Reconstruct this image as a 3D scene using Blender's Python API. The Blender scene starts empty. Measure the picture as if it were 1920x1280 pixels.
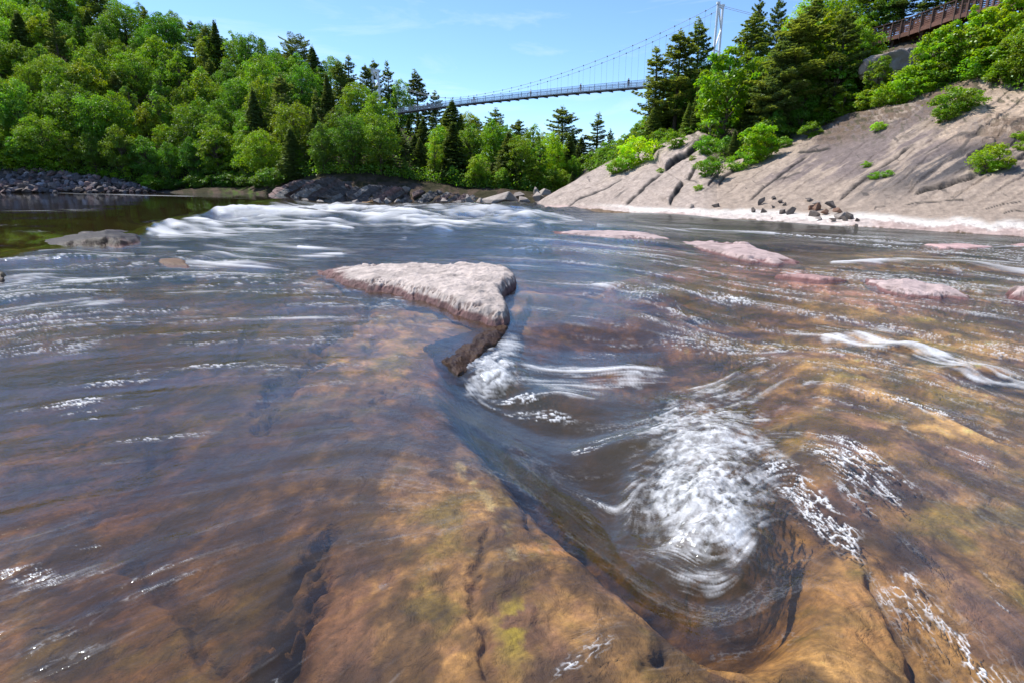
import bpy, math, random
import numpy as np
from mathutils import Vector, Matrix
R = math.radians
rng = np.random.RandomState(11)
random.seed(5)
SC = bpy.context.scene
COL = SC.collection

# ------------------------------------------------------------------ survey helpers
F = 1067.0                       # focal length in pixels of the 1920 wide photograph
PT = math.atan(296.0 / F)        # camera pitch
CP, SP = math.cos(PT), math.sin(PT)
H0 = 1.8                         # eye height above the near water

def proj(X, Y, Z):
    zr = Z - H0
    dep = np.maximum(Y * CP - zr * SP, 1e-3)
    return 960 + F * X / dep, 640 - F * (Y * SP + zr * CP) / dep

def ray(u, v):
    a = (np.asarray(u, float) - 960) / F
    b = (640 - np.asarray(v, float)) / F
    return a, CP + b * SP, -SP + b * CP

def at(u, v, Y):
    a, dy, dz = ray(u, v)
    t = Y / dy
    return np.stack([a * t, Y + 0 * a, H0 + dz * t], -1)

def on_level(u, v, h):
    a, dy, dz = ray(u, v)
    t = -h / dz
    return np.stack([a * t, dy * t, H0 + dz * t], -1)

def ss(x, a=0.0, b=1.0):
    t = np.clip((x - a) / (b - a), 0, 1)
    return t * t * (3 - 2 * t)

def level_low(X, Y):
    return -0.95 * ss(np.hypot(X, Y), 10, 85)

def on_water(u, v):
    h = 1.8 + 0 * np.asarray(u, float)
    for _ in range(25):
        p = on_level(u, v, h)
        h = 0.5 * h + 0.5 * (H0 - level_low(p[..., 0], p[..., 1]))
    return on_level(u, v, h)

# ------------------------------------------------------------------ noise
_T = np.random.RandomState(3).rand(65536)
def _h(ix, iy, s):
    return _T[((ix * 73856093) ^ (iy * 19349663) ^ (s * 83492791)) & 65535]
def vnoise(x, y, s=0):
    ix = np.floor(x).astype(np.int64); iy = np.floor(y).astype(np.int64)
    fx = x - ix; fy = y - iy
    fx = fx * fx * (3 - 2 * fx); fy = fy * fy * (3 - 2 * fy)
    a = _h(ix, iy, s); b = _h(ix + 1, iy, s); c = _h(ix, iy + 1, s); d = _h(ix + 1, iy + 1, s)
    return a + (b - a) * fx + (c - a) * fy + (a - b - c + d) * fx * fy
def fbm(x, y, s=0, o=4, g=0.5, lac=2.03):
    r = 0; w = 1; t = 0
    ca, sa = math.cos(.6), math.sin(.6)
    for k in range(o):
        r = r + w * vnoise(x, y, s + k * 7); t += w; w *= g
        x, y = (x * ca - y * sa) * lac + 13.7, (x * sa + y * ca) * lac + 5.1
    return r / t
def ridged(x, y, s=0, o=4):
    r = 0; w = 1; t = 0
    ca, sa = math.cos(.7), math.sin(.7)
    for k in range(o):
        r = r + w * (1 - np.abs(2 * vnoise(x, y, s + k * 11) - 1)); t += w; w *= 0.5
        x, y = (x * ca - y * sa) * 2.1 + 3.3, (x * sa + y * ca) * 2.1 + 8.1
    return r / t

def pl_dist(U, V, pts, vs=1.0):
    """distance to a polyline, signed (positive on the right/below side when walking left to right), and 0..1 along it"""
    best = np.full(U.shape, 1e9); sg = np.zeros(U.shape); tt = np.zeros(U.shape)
    P = np.array(pts, float); n = len(P) - 1
    for i in range(n):
        ax, ay = P[i]; bx, by = P[i + 1]
        dx, dy = bx - ax, (by - ay) * vs
        L2 = dx * dx + dy * dy
        qx, qy = U - ax, (V - ay) * vs
        t = np.clip((qx * dx + qy * dy) / L2, 0, 1)
        ex, ey = qx - t * dx, qy - t * dy
        d = np.hypot(ex, ey)
        m = d < best
        best[m] = d[m]
        s = np.sign(dx * qy - dy * qx)
        sg[m] = s[m]
        tt[m] = ((i + t) / n)[m]
    return best, best * sg, tt

def poly_mask(U, V, pts):
    P = np.array(pts, float); ins = np.zeros(U.shape, bool); n = len(P)
    for i in range(n):
        x1, y1 = P[i]; x2, y2 = P[(i + 1) % n]
        if y1 == y2: continue
        c = ((y1 > V) != (y2 > V)) & (U < (x2 - x1) * (V - y1) / (y2 - y1) + x1)
        ins ^= c
    return ins

# ------------------------------------------------------------------ mesh helpers
def grid_mesh(name, P, attrs=None, mat=None, smooth=True, keep=None):
    """P: (n,m,3) -> quads; attrs: dict name->(n,m) float or (n,m,3) colour"""
    n, m = P.shape[:2]
    idx = np.arange(n * m).reshape(n, m)
    q = np.stack([idx[:-1, :-1], idx[1:, :-1], idx[1:, 1:], idx[:-1, 1:]], -1).reshape(-1, 4)
    Pf = P.reshape(-1, 3)[q[::37]]; nn_ = np.cross(Pf[:, 2] - Pf[:, 0], Pf[:, 3] - Pf[:, 1]); nn_ /= np.linalg.norm(nn_, axis=1, keepdims=True) + 1e-12
    if nn_.mean(0) @ np.array([0, -.6, 1.]) < 0: q = q[:, ::-1]
    if keep is not None:
        k = keep.reshape(-1)
        q = q[k[q].any(1)]
        used = np.zeros(n * m, bool); used[q.reshape(-1)] = True
        new = np.cumsum(used) - 1
        q = new[q]
    else:
        used = np.ones(n * m, bool)
    me = bpy.data.meshes.new(name)
    nv = int(used.sum()); nf = len(q)
    me.vertices.add(nv); me.loops.add(nf * 4); me.polygons.add(nf)
    me.vertices.foreach_set('co', P.reshape(-1, 3)[used].astype(np.float32).ravel())
    me.loops.foreach_set('vertex_index', q.astype(np.int32).ravel())
    me.polygons.foreach_set('loop_start', np.arange(0, nf * 4, 4, dtype=np.int32))
    me.polygons.foreach_set('loop_total', np.full(nf, 4, dtype=np.int32))
    me.polygons.foreach_set('use_smooth', np.full(nf, smooth, dtype=bool))
    me.update()
    for k, a in (attrs or {}).items():
        if a.ndim == 3:
            at_ = me.attributes.new(k, 'FLOAT_COLOR', 'POINT')
            c = np.ones((nv, 4), np.float32); c[:, :3] = a.reshape(-1, 3)[used]
            at_.data.foreach_set('color', c.ravel())
        else:
            at_ = me.attributes.new(k, 'FLOAT', 'POINT')
            at_.data.foreach_set('value', a.reshape(-1)[used].astype(np.float32))
    me.validate()
    if mat: me.materials.append(mat)
    return me

def link(name, me, parent=None):
    o = bpy.data.objects.new(name, me); COL.objects.link(o)
    if parent: o.parent = parent
    return o

def tag(o, label=None, cat=None, group=None, kind=None):
    if label: o['label'] = label
    if cat: o['category'] = cat
    if group: o['group'] = group
    if kind: o['kind'] = kind
    return o

class MB:
    """collects verts and faces of one mesh"""
    def __init__(s): s.v = []; s.f = []
    def box(s, c, h, M=None):
        b = len(s.v)
        for x in (-1, 1):
            for y in (-1, 1):
                for z in (-1, 1):
                    p = Vector((c[0] + x * h[0], c[1] + y * h[1], c[2] + z * h[2]))
                    s.v.append(tuple(M @ p) if M else tuple(p))
        for f in ((0,1,3,2),(4,6,7,5),(0,4,5,1),(2,3,7,6),(0,2,6,4),(1,5,7,3)):
            s.f.append(tuple(b + i for i in f))
    def beam(s, a, b, w, h):
        a = Vector(a); b = Vector(b); d = (b - a); L = d.length
        if L < 1e-6: return
        d.normalize()
        up = Vector((0, 0, 1)) if abs(d.z) < .95 else Vector((1, 0, 0))
        x = d.cross(up).normalized(); y = x.cross(d)
        k = len(s.v)
        for e in (a, b):
            for sx, sy in ((-1,-1),(1,-1),(1,1),(-1,1)):
                s.v.append(tuple(e + x * sx * w / 2 + y * sy * h / 2))
        s.f += [(k,k+1,k+2,k+3),(k+7,k+6,k+5,k+4)]
        for i in range(4): j = (i + 1) % 4; s.f.append((k+i, k+4+i, k+4+j, k+j))
    def tube(s, pts, rad, n=6, cap=True):
        pts = [Vector(p) for p in pts]; k = len(s.v)
        for i, p in enumerate(pts):
            d = (pts[min(i + 1, len(pts) - 1)] - pts[max(i - 1, 0)])
            if d.length < 1e-9: d = Vector((0, 0, 1))
            d.normalize()
            up = Vector((0, 0, 1)) if abs(d.z) < .9 else Vector((0, 1, 0))
            x = d.cross(up).normalized(); y = d.cross(x)
            r = rad[i] if isinstance(rad, (list, tuple)) else rad
            for q in range(n):
                a = 2 * math.pi * q / n
                s.v.append(tuple(p + x * math.cos(a) * r + y * math.sin(a) * r))
        for i in range(len(pts) - 1):
            for q in range(n):
                q2 = (q + 1) % n
                s.f.append((k + i*n + q, k + i*n + q2, k + (i+1)*n + q2, k + (i+1)*n + q))
        if cap:
            s.f.append(tuple(k + q for q in range(n))[::-1])
            s.f.append(tuple(k + (len(pts)-1)*n + q for q in range(n)))
    def mesh(s, name, mat=None, smooth=False):
        me = bpy.data.meshes.new(name); me.from_pydata(s.v, [], s.f); me.update()
        if mat: me.materials.append(mat)
        if smooth: me.polygons.foreach_set('use_smooth', [True] * len(me.polygons))
        return me
    def build(s, name, mat, parent=None, smooth=False):
        return link(name, s.mesh(name, mat, smooth), parent)

# ------------------------------------------------------------------ node helpers
class NT:
    def __init__(s, name):
        s.m = bpy.data.materials.new(name); s.m.use_nodes = True
        s.t = s.m.node_tree; s.t.nodes.clear()
        s.out = s.n('ShaderNodeOutputMaterial')
    def n(s, typ, **kw):
        nd = s.t.nodes.new(typ)
        for k, v in kw.items():
            if k.startswith('_'): continue
            setattr(nd, k, v)
        return nd
    def set(s, nd, key, val):
        if hasattr(val, 'is_output') or hasattr(val, 'links'):
            s.t.links.new(val, nd.inputs[key])
        else: nd.inputs[key].default_value = val
    def attr(s, name, fac=True):
        a = s.n('ShaderNodeAttribute', attribute_name=name)
        return a.outputs['Fac'] if fac else a.outputs['Color']
    def noise(s, vec, scale, detail=4, rough=.55, dist=0):
        a = s.n('ShaderNodeTexNoise')
        if vec is not None: s.t.links.new(vec, a.inputs['Vector'])
        a.inputs['Scale'].default_value = scale; a.inputs['Detail'].default_value = detail
        a.inputs['Roughness'].default_value = rough; a.inputs['Distortion'].default_value = dist
        return a.outputs['Fac']
    def math(s, op, a, b=None, clamp=False):
        m = s.n('ShaderNodeMath', operation=op, use_clamp=clamp)
        s.set(m, 0, a)
        if b is not None: s.set(m, 1, b)
        return m.outputs[0]
    def ramp(s, fac, stops, interp='LINEAR'):
        r = s.n('ShaderNodeValToRGB'); r.color_ramp.interpolation = interp
        e = r.color_ramp.elements
        while len(e) < len(stops): e.new(.5)
        for i, (p, c) in enumerate(stops):
            e[i].position = p; e[i].color = (c, c, c, 1) if isinstance(c, (int, float)) else (*c, 1)
        s.t.links.new(fac, r.inputs[0]); return r.outputs[0]
    def mix(s, fac, a, b, blend='MIX'):
        m = s.n('ShaderNodeMix', data_type='RGBA', blend_type=blend)
        s.set(m, 0, fac)
        for k, c in ((6, a), (7, b)):
            if isinstance(c, tuple): m.inputs[k].default_value = (*c, 1)
            else: s.t.links.new(c, m.inputs[k])
        return m.outputs[2]
    def bump(s, h, strength, dist=.02, normal=None):
        b = s.n('ShaderNodeBump'); b.inputs['Strength'].default_value = strength
        b.inputs['Distance'].default_value = dist; s.t.links.new(h, b.inputs['Height'])
        if normal is not None: s.t.links.new(normal, b.inputs['Normal'])
        return b.outputs[0]
    def mixs(s, fac, a, b):
        m = s.n('ShaderNodeMixShader'); s.set(m, 0, fac)
        s.t.links.new(a, m.inputs[1]); s.t.links.new(b, m.inputs[2]); return m.outputs[0]
    def done(s, sh):
        s.t.links.new(sh, s.out.inputs['Surface']); return s.m
    def pbr(s, col, rough=.8, normal=None, metal=0, spec=.5):
        b = s.n('ShaderNodeBsdfPrincipled')
        if isinstance(col, tuple): b.inputs['Base Color'].default_value = (*col, 1)
        else: s.t.links.new(col, b.inputs['Base Color'])
        s.set(b, 'Roughness', rough); b.inputs['Metallic'].default_value = metal
        b.inputs['Specular IOR Level'].default_value = spec
        if normal is not None: s.t.links.new(normal, b.inputs['Normal'])
        return b.outputs[0]
    def obj_co(s): return s.n('ShaderNodeTexCoord').outputs['Object']

def simple_mat(name, col, rough=.6, var=.25, scale=8, metal=0, bump=.3):
    t = NT(name); co = t.obj_co()
    n = t.noise(co, scale, 5, .6)
    dark = tuple(c * (1 - var) for c in col); lite = tuple(min(1, c * (1 + var)) for c in col)
    c = t.ramp(n, [(.3, dark), (.7, lite)])
    return t.done(t.pbr(c, rough, t.bump(n, bump, .01), metal))

# ------------------------------------------------------------------ camera, sky, sun
cd = bpy.data.cameras.new('camera'); cam = bpy.data.objects.new('camera', cd); COL.objects.link(cam)
cam.location = (0, 0, H0); cam.rotation_euler = (math.pi / 2 - PT, 0, 0)
cd.sensor_width = 36; cd.lens = 36 * F / 1920; cd.clip_end = 3000; cd.clip_start = .05
SC.camera = cam
SUN_EL, SUN_AZ = R(55), R(-54)      # azimuth measured from +Y towards +X: the sun stands ahead and to the left
w = bpy.data.worlds.new('World'); SC.world = w; w.use_nodes = True
nt = w.node_tree; nt.nodes.clear()
wo = nt.nodes.new('ShaderNodeOutputWorld'); bg = nt.nodes.new('ShaderNodeBackground')
sky = nt.nodes.new('ShaderNodeTexSky'); sky.sky_type = 'NISHITA'; sky.sun_disc = False
sky.sun_elevation = SUN_EL; sky.sun_rotation = SUN_AZ
sky.air_density = .85; sky.dust_density = .1; sky.ozone_density = 3.2; sky.altitude = 60
tc = nt.nodes.new('ShaderNodeTexCoord')
mp = nt.nodes.new('ShaderNodeMapping'); mp.inputs['Rotation'].default_value = (0, R(-18), R(10)); mp.inputs['Scale'].default_value = (1.6, 1.2, 9)
nz = nt.nodes.new('ShaderNodeTexNoise'); nz.inputs['Scale'].default_value = 2.2; nz.inputs['Detail'].default_value = 7; nz.inputs['Roughness'].default_value = .62; nz.inputs['Distortion'].default_value = .5
rp = nt.nodes.new('ShaderNodeValToRGB'); rp.color_ramp.elements[0].position = .50; rp.color_ramp.elements[0].color = (0, 0, 0, 1)
rp.color_ramp.elements[1].position = .80; rp.color_ramp.elements[1].color = (.42, .42, .42, 1)
mx = nt.nodes.new('ShaderNodeMix'); mx.data_type = 'RGBA'
mx.inputs[7].default_value = (5.5, 6.0, 6.8, 1)
L = nt.links.new
L(tc.outputs['Generated'], mp.inputs[0]); L(mp.outputs[0], nz.inputs['Vector']); L(nz.outputs['Fac'], rp.inputs[0])
L(rp.outputs[0], mx.inputs[0]); ml = nt.nodes.new('ShaderNodeMix'); ml.data_type = 'RGBA'; ml.blend_type = 'MULTIPLY'; ml.inputs[0].default_value = 1; ml.inputs[7].default_value = (.80, .93, 1.07, 1); L(sky.outputs[0], ml.inputs[6]); L(ml.outputs[2], mx.inputs[6]); L(mx.outputs[2], bg.inputs[0])
bg.inputs[1].default_value = 0.13
L(bg.outputs[0], wo.inputs[0])
sd = bpy.data.lights.new('sun', 'SUN'); sd.energy = 4.2; sd.angle = R(.53); sd.color = (1, .955, .89)
so = bpy.data.objects.new('sun', sd); COL.objects.link(so)
sv = Vector((math.sin(SUN_AZ) * math.cos(SUN_EL), math.cos(SUN_AZ) * math.cos(SUN_EL), math.sin(SUN_EL)))
so.rotation_euler = (-sv).to_track_quat('-Z', 'Y').to_euler(); so.location = (-60, 60, 90)
SC.view_settings.view_transform = 'Standard'; SC.view_settings.look = 'None'
SC.view_settings.exposure = 0.70; SC.view_settings.gamma = 1
SC.render.engine = 'CYCLES'
SC.cycles.use_denoising = True
SC.cycles.max_bounces = 6; SC.cycles.transparent_max_bounces = 8; SC.cycles.caustics_reflective = False; SC.cycles.caustics_refractive = False
SC.cycles.sample_clamp_indirect = 6
# ================================================================== RIVER
LIP = [(-1400, 700), (-700, 600), (-200, 512), (0, 488), (80, 471), (200, 455), (262, 440), (330, 415), (430, 392), (500, 379), (560, 372)]
def pool_mask(X, Y):
    u, v = proj(X, Y, 0.05 + 0 * X)
    L = np.array(LIP, float)
    vl = np.interp(u, L[:, 0], L[:, 1])
    m = ss(vl - v, -5, 5 + .10 * np.maximum(v - 380, 0))
    return m * (1 - ss(u, 520, 620))
def level(X, Y):
    return level_low(X, Y) * (1 - pool_mask(X, Y)) + .05 * pool_mask(X, Y)

v_rows = np.concatenate([np.linspace(4200, 1340, 40)[:-1], np.arange(1340, 520, -1.5), np.arange(520, 400, -.8), np.arange(400, 356.5, -.4)])
a_, dy_, dz_ = ray(960 + 0 * v_rows, v_rows)
Yr = dy_ * (-H0 / dz_)
tx = np.concatenate([np.linspace(-2.4, -1.22, 36)[:-1], np.linspace(-1.22, 1.22, 1180), np.linspace(1.22, 2.4, 36)[1:]])
WX = tx[None, :] * Yr[:, None]; WY = Yr[:, None] + 0 * WX
WZ = level(WX, WY)
U, V = proj(WX, WY, WZ)
PM = pool_mask(WX, WY)

def blob(u, v, ru, rv, U=U, V=V, rot=0, pw=1.0):
    c, s = math.cos(R(rot)), math.sin(R(rot))
    x = ((U - u) * c + (V - v) * s) / ru; y = (-(U - u) * s + (V - v) * c) / rv
    return np.exp(-(x * x + y * y) ** pw)
def line(pts, w, U=U, V=V, vs=1.0):
    d, s, t = pl_dist(U, V, pts, vs)
    return np.exp(-(d / w) ** 2)

# flow directions: (u, v, du, dv) measured on the photograph, turned into plan directions
FL = [(-400,600,10,0),(100,400,10,.2),(250,385,10,.3),(380,400,8,2),(340,410,10,4),(60,460,10,1.5),(500,410,10,0),(620,420,10,.5),(900,400,10,.5),(1050,415,10,1.2),(1300,425,10,1),(1700,470,10,1),(1550,500,10,1),
 (400,480,10,1.5),(520,500,10,.5),(100,550,10,-.6),(0,590,10,-1.5),(300,580,10,-.4),(300,650,10,-.5),(80,720,10,-1),(300,800,10,-.8),(60,880,10,-1.5),(100,1020,10,-3),(300,1120,10,-4.5),(80,1230,10,-4.5),(480,1000,10,-3.2),(520,1180,10,-7),(700,1230,9,-8),
 (600,820,10,-1.2),(650,700,10,-.3),(760,720,10,2),(820,760,10,4.5),(800,880,10,1.5),(860,820,10,5),(860,980,10,-3),(900,1150,8,-7),(1000,1100,10,-4),(1050,1200,10,-5),(880,700,7,9),(940,780,10,6),(1000,850,10,7),(1100,940,10,8),(1200,1050,10,8),(1300,1120,10,3),(1400,1120,8,-5),(1440,1040,2,-10),
 (930,680,6,-8),(1000,710,10,-2),(1050,770,10,1),(1120,800,10,-1),(1100,730,10,1),(1150,665,10,0),(1000,640,10,1),(1050,560,10,1),(900,465,10,.3),(1150,545,10,2),(1280,560,10,3),(1400,600,10,2),(1600,635,10,2.2),(1800,680,10,3),(1600,560,10,1),(1850,600,10,1.5),
 (1250,760,10,-3),(1350,780,10,2),(1280,860,6,-10),(1240,940,-4,-10),(1330,900,3,-10),(1350,980,8,-8),(1300,1010,9,6),(1380,870,8,-6),(1450,720,10,-6),(1400,700,10,-6),(1550,760,10,2),(1650,850,10,7),(1560,930,8,9),(1750,960,10,9),(1850,860,10,4),(1850,1080,10,8),(1600,1050,6,10),(1500,1130,9,-3),(1700,1150,6,10),(1600,1220,10,3),(1800,1240,7,10),(1300,1230,10,-2)]
fu = np.array([q[0] for q in FL], float); fv = np.array([q[1] for q in FL], float)
p0 = on_water(fu, fv); p1 = on_water(fu + np.array([q[2] for q in FL]) * .5, fv + np.array([q[3] for q in FL]) * .5)
fd = (p1 - p0)[:, :2]; fd /= np.linalg.norm(fd, axis=1, keepdims=True)
# coarse table of the flow in plan, read back bilinearly (table axes: X/Y and ln Y)
gx = np.linspace(-2.6, 2.6, 261); gy = np.linspace(math.log(.3), math.log(230), 260)
GX, GY = np.meshgrid(gx, np.exp(gy)); GX = GX * GY
gu, gv = proj(GX, GY, level_low(GX, GY))
D = np.zeros(gu.shape + (2,)); Wt = np.zeros(gu.shape)
for i in range(len(fu)):
    k = 1.0 + 3 * (fv[i] < 520)
    r2 = ((gu - fu[i]) / 1.3) ** 2 + ((gv - fv[i]) * k) ** 2 + 900
    wgt = r2 ** -2
    D += wgt[..., None] * fd[i]; Wt += wgt
D /= Wt[..., None]; D /= np.linalg.norm(D, axis=2, keepdims=True) + 1e-9
def flow(X, Y):
    a = np.clip((X / Y - gx[0]) / (gx[1] - gx[0]), 0, len(gx) - 1.001)
    b = np.clip((np.log(Y) - gy[0]) / (gy[1] - gy[0]), 0, len(gy) - 1.001)
    ia = a.astype(int); ib = b.astype(int); fa = (a - ia)[..., None]; fb = (b - ib)[..., None]
    return (D[ib, ia] * (1 - fa) + D[ib, ia + 1] * fa) * (1 - fb) + (D[ib + 1, ia] * (1 - fa) + D[ib + 1, ia + 1] * fa) * fb

def lic(X, Y, lam, seed, K=8, stepf=.0045):
    """noise of wavelength lam smeared along the flow: how moving water looks"""
    acc = vnoise(X / lam, Y / lam, seed); n = 1
    for sgn in (1, -1):
        x, y = X.copy(), Y.copy()
        st = (stepf * np.maximum(Y, 1.2) + lam * .35)
        for k in range(K):
            d = flow(x, y)
            x = x + sgn * d[..., 0] * st; y = np.maximum(y + sgn * d[..., 1] * st, .35)
            acc = acc + vnoise(x / lam, y / lam, seed); n += 1
    r = acc / n - .5
    return r * math.sqrt(n) * .9     # roughly -0.5 .. 0.5 again

LAMS = [.011, .024, .05, .11, .25, .6, 1.4, 3.2]
def band(X, Y, target, seed, K=8, width=.55, stepf=.0045):
    """blend of octaves whose wavelength follows TARGET(Y), so detail stays visible far off"""
    out = np.zeros(X.shape); tw = np.zeros(X.shape)
    lt = np.log(target)
    for i, lam in enumerate(LAMS):
        wgt = np.exp(-((math.log(lam) - lt) / width) ** 2)
        m = wgt > .03
        if not m.any(): continue
        out[m] += wgt[m] * lic(X[m], Y[m], lam, seed + i * 5, K, stepf); tw[m] += wgt[m] ** 2
    return out / np.sqrt(np.maximum(tw, 1e-6))

RR = np.hypot(WX, WY)
fine = band(WX, WY, .010 + .0011 * RR ** 2 * .55, 100)
medi = band(WX, WY, .05 + .0035 * RR ** 1.8, 200, K=7)
broad = band(WX, WY, .22 + .012 * RR ** 1.6, 300, K=4)
del a_, dy_, dz_

# ---- wave heights (metres)
A = .0022 + .0011 * RR ** 1.25
far_rapid = ss(V, 372, 384) * (1 - ss(V, 425, 470)) * (1 - PM) * (1 - ss(U, 1000, 1110))
A = A * (1 + 1.0 * far_rapid * ss(RR, 25, 50)) * (1 - .93 * PM)
A = A * (1 + .7 * ss(RR, 9, 22) * (1 - PM) * (1 - far_rapid))
zz = WZ + A * (broad * 1.6 + medi * .50 + fine * .10)
zz += PM * .03 * broad * ss(V, 395, 440)
shortf = band(WX, WY, .014 + .0011 * RR ** 2 * .55, 600, K=2, width=.7, stepf=.003)
rgd = ridged(WX / 2.6 + .3 * broad, WY / 4.2, 641, 3) - .62
zz += far_rapid * ss(RR, 20, 45) * (.14 * shortf + .14 * medi + .50 * rgd)
# standing waves below the lip
for (u, v, ru, rv, h) in ((470,394,50,4,.16),(560,398,40,4,.22),(640,394,45,4,.18),(400,410,60,5,.26),(700,401,60,4,.2),(340,425,60,8,.35),(500,410,80,7,.45),(860,392,60,5,.45),(960,398,60,5,.4),(620,412,70,6,.35),(820,432,30,5,.18),(1000,412,60,5,.3),(760,405,60,5,.3)):
    zz += h * blob(u, v, ru, rv)
# lesser waves
for (u, v, ru, rv, h) in ((120,478,60,10,.10),(400,478,60,8,.12),(480,492,60,7,.10),(320,480,60,8,.06),(60,520,80,9,.08),(150,560,120,10,.07),(1145,540,45,12,.07),(1240,565,60,14,.10),(1300,545,60,16,.05),(1290,635,60,16,.06),(1180,672,50,14,.06),(1640,500,90,8,.14),(1780,508,80,9,.14),(1600,625,70,8,.07),(1700,650,60,9,.08),(1820,690,70,10,.07)):
    zz += h * blob(u, v, ru, rv)
# the chute, trough and foam hump in front
CREASE = [(958, 598), (925, 640), (868, 676), (842, 705), (872, 762), (940, 838), (1010, 905), (1080, 970), (1170, 1050), (1250, 1130), (1400, 1240), (1560, 1400)]
dc, sc_, tcr = pl_dist(U, V, CREASE)
sc_ = sc_ + 34 * (fbm(WX * 1.7, WY * 1.7, 47, 4) - .5) * ss(V, 690, 800)
# right of the crease the water lies lower
rightside = -sc_
low_reg = ss(rightside, -50, 120) * (ss(V, 590, 640)) * (1 - ss(V, 1000, 1210))
east = ss(U + (V - 640) * .1, 1200, 1600)
zz -= .16 * low_reg * (1 - east) + .05 * east * ss(V, 560, 640)
zz -= .07 * line([(905,745),(985,815),(1070,880),(1150,960),(1215,1040),(1300,1095)], 75)
zz -= .05 * blob(1090, 770, 70, 26) + .03 * blob(1490, 990, 80, 90)
zz += .06 * blob(1010, 712, 80, 24, rot=8) + .05 * blob(1170, 800, 80, 20, rot=-8)
zz += .13 * blob(1320, 930, 95, 120) + .06 * blob(1350, 790, 90, 40)
zz += .035 * line([(1190,870),(1180,960),(1215,1010),(1300,1060),(1390,1065),(1430,1000)], 22)
zz += .07 * blob(925, 682, 48, 30)
roughw = blob(1330, 900, 130, 150) + blob(930, 680, 60, 40) + .6 * blob(1300, 750, 120, 40)
zz += roughw * (.006 * medi + .005 * shortf + .02 * broad + .05 * (fbm(WX * 9, WY * 9, 645, 5, .6) - .5) * (RR < 8))

# ---- foam
Fm = np.zeros(U.shape)
def fo(x): 
    global Fm
    Fm = np.maximum(Fm, x)
jz = 60 * (fbm(WX * 6, WY * 6, 611, 4) - .5)
Uj = U + jz; Vj = V + 40 * (fbm(WX * 7, WY * 7, 617, 4) - .5)
fo(.80 * blob(1330, 870, 185, 215, U=Uj, V=Vj, pw=1.5) * (.55 + .9 * fbm(WX * 11 + fine, WY * 11, 651, 4, .6)))
fo(1.02 * blob(1318, 925, 118, 112, U=Uj, V=Vj, pw=1.6)); fo(.95 * blob(1325, 835, 112, 62, U=Uj, V=Vj, pw=1.4)); fo(.72 * blob(1300, 742, 90, 28, U=Uj, V=Vj)); fo(.76 * blob(1385, 790, 70, 70, U=Uj, V=Vj, rot=-20)); fo(.70 * blob(1310, 1052, 112, 32, U=Uj, V=Vj, rot=14))
fo(.9 * blob(1380, 1000, 55, 60, pw=1.4)); fo(.5 * blob(1420, 740, 30, 50, rot=20))
fo(1.1 * blob(922, 688, 58, 38, U=Uj, V=Vj, rot=-25, pw=1.4)); fo(.85 * blob(950, 648, 38, 26, rot=-30)); fo(.72 * blob(1010, 690, 70, 17)); fo(.50 * blob(985, 738, 70, 16, rot=8))
fo(.76 * line([(985,668),(1060,664),(1120,668),(1180,676),(1240,664)], 13)); fo(.85 * blob(1185, 682, 70, 24, U=Uj, V=Vj)); fo(.66 * blob(1060, 694, 130, 36, U=Uj, V=Vj)); fo(.6 * line([(470,452),(620,446),(760,450)], 5, V=V + 10 * (fbm(WX, WY * .5, 657, 3) - .5))); fo(.62 * line([(560,462),(700,470),(560,478)], 5)); fo(.6 * blob(300, 462, 70, 5)); fo(.6 * line([(1120,428),(1300,432),(1450,446)], 4)); fo(.55 * line([(1450,470),(1600,478),(1800,486)], 5)); fo(.5 * blob(1230, 740, 60, 12)); fo(.45 * blob(1110, 795, 70, 10, rot=-8))
jq = fbm(WX * 3.2, WY * 3.2, 661, 4) - .5; Uq = U + 50 * jq; Vq = V + 34 * (fbm(WX * 2.6, WY * 3.4, 663, 4) - .5)
fo(.98 * line([(1540,622),(1620,632),(1700,652),(1780,676),(1850,694),(1950,722)], 13, U=Uq, V=Vq)); fo(.55 * line([(1480,612),(1560,622),(1640,632)], 9, U=Uq, V=Vq)); fo(.72 * blob(1680, 640, 110, 20, U=Uq, V=Vq, rot=14)); fo(.6 * blob(1860, 680, 90, 18, U=Uq, V=Vq, rot=14))
Vz = V + 12 * (fbm(WX * 1.2, WY * .8, 667, 4) - .5)
fo(.92 * line([(1560,495),(1640,500),(1720,498),(1800,505),(1860,512),(1960,522)], 7, V=Vz)); fo(.7 * blob(1690, 492, 130, 9, V=Vz)); fo(.6 * blob(1860, 500, 90, 9, V=Vz))
fo(.66 * blob(1130, 543, 42, 11)); fo(.45 * blob(1250, 568, 60, 12, rot=10))
fo(.62 * blob(1450, 712, 60, 9, rot=-28)); fo(.58 * blob(1520, 705, 45, 7, rot=-32)); fo(.52 * blob(1540, 745, 45, 7, rot=-32)); fo(.4 * blob(1330, 668, 50, 7, rot=-8)); fo(.42 * blob(1300, 625, 70, 8))
wr = poly_mask(U, V, [(270,432),(330,412),(420,396),(480,386),(540,380),(700,384),(850,386),(1000,394),(1075,405),(1090,416),(990,424),(860,430),(700,424),(560,436),(420,446),(300,452)])
dwr, _, _ = pl_dist(U, V, [(270,432),(330,412),(420,396),(480,386),(540,380),(700,384),(850,386),(1000,394),(1075,405),(1090,416),(990,424),(860,430),(700,424),(560,436),(420,446),(300,452),(270,432)])
fo(np.where(wr, .48 + .30 * ss(dwr, 0, 9), .52 * np.exp(-(dwr / 5) ** 2)) * (1 - .45 * blob(560, 430, 90, 8)) * (1 - .12 * ss(U, 700, 1050)))
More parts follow.
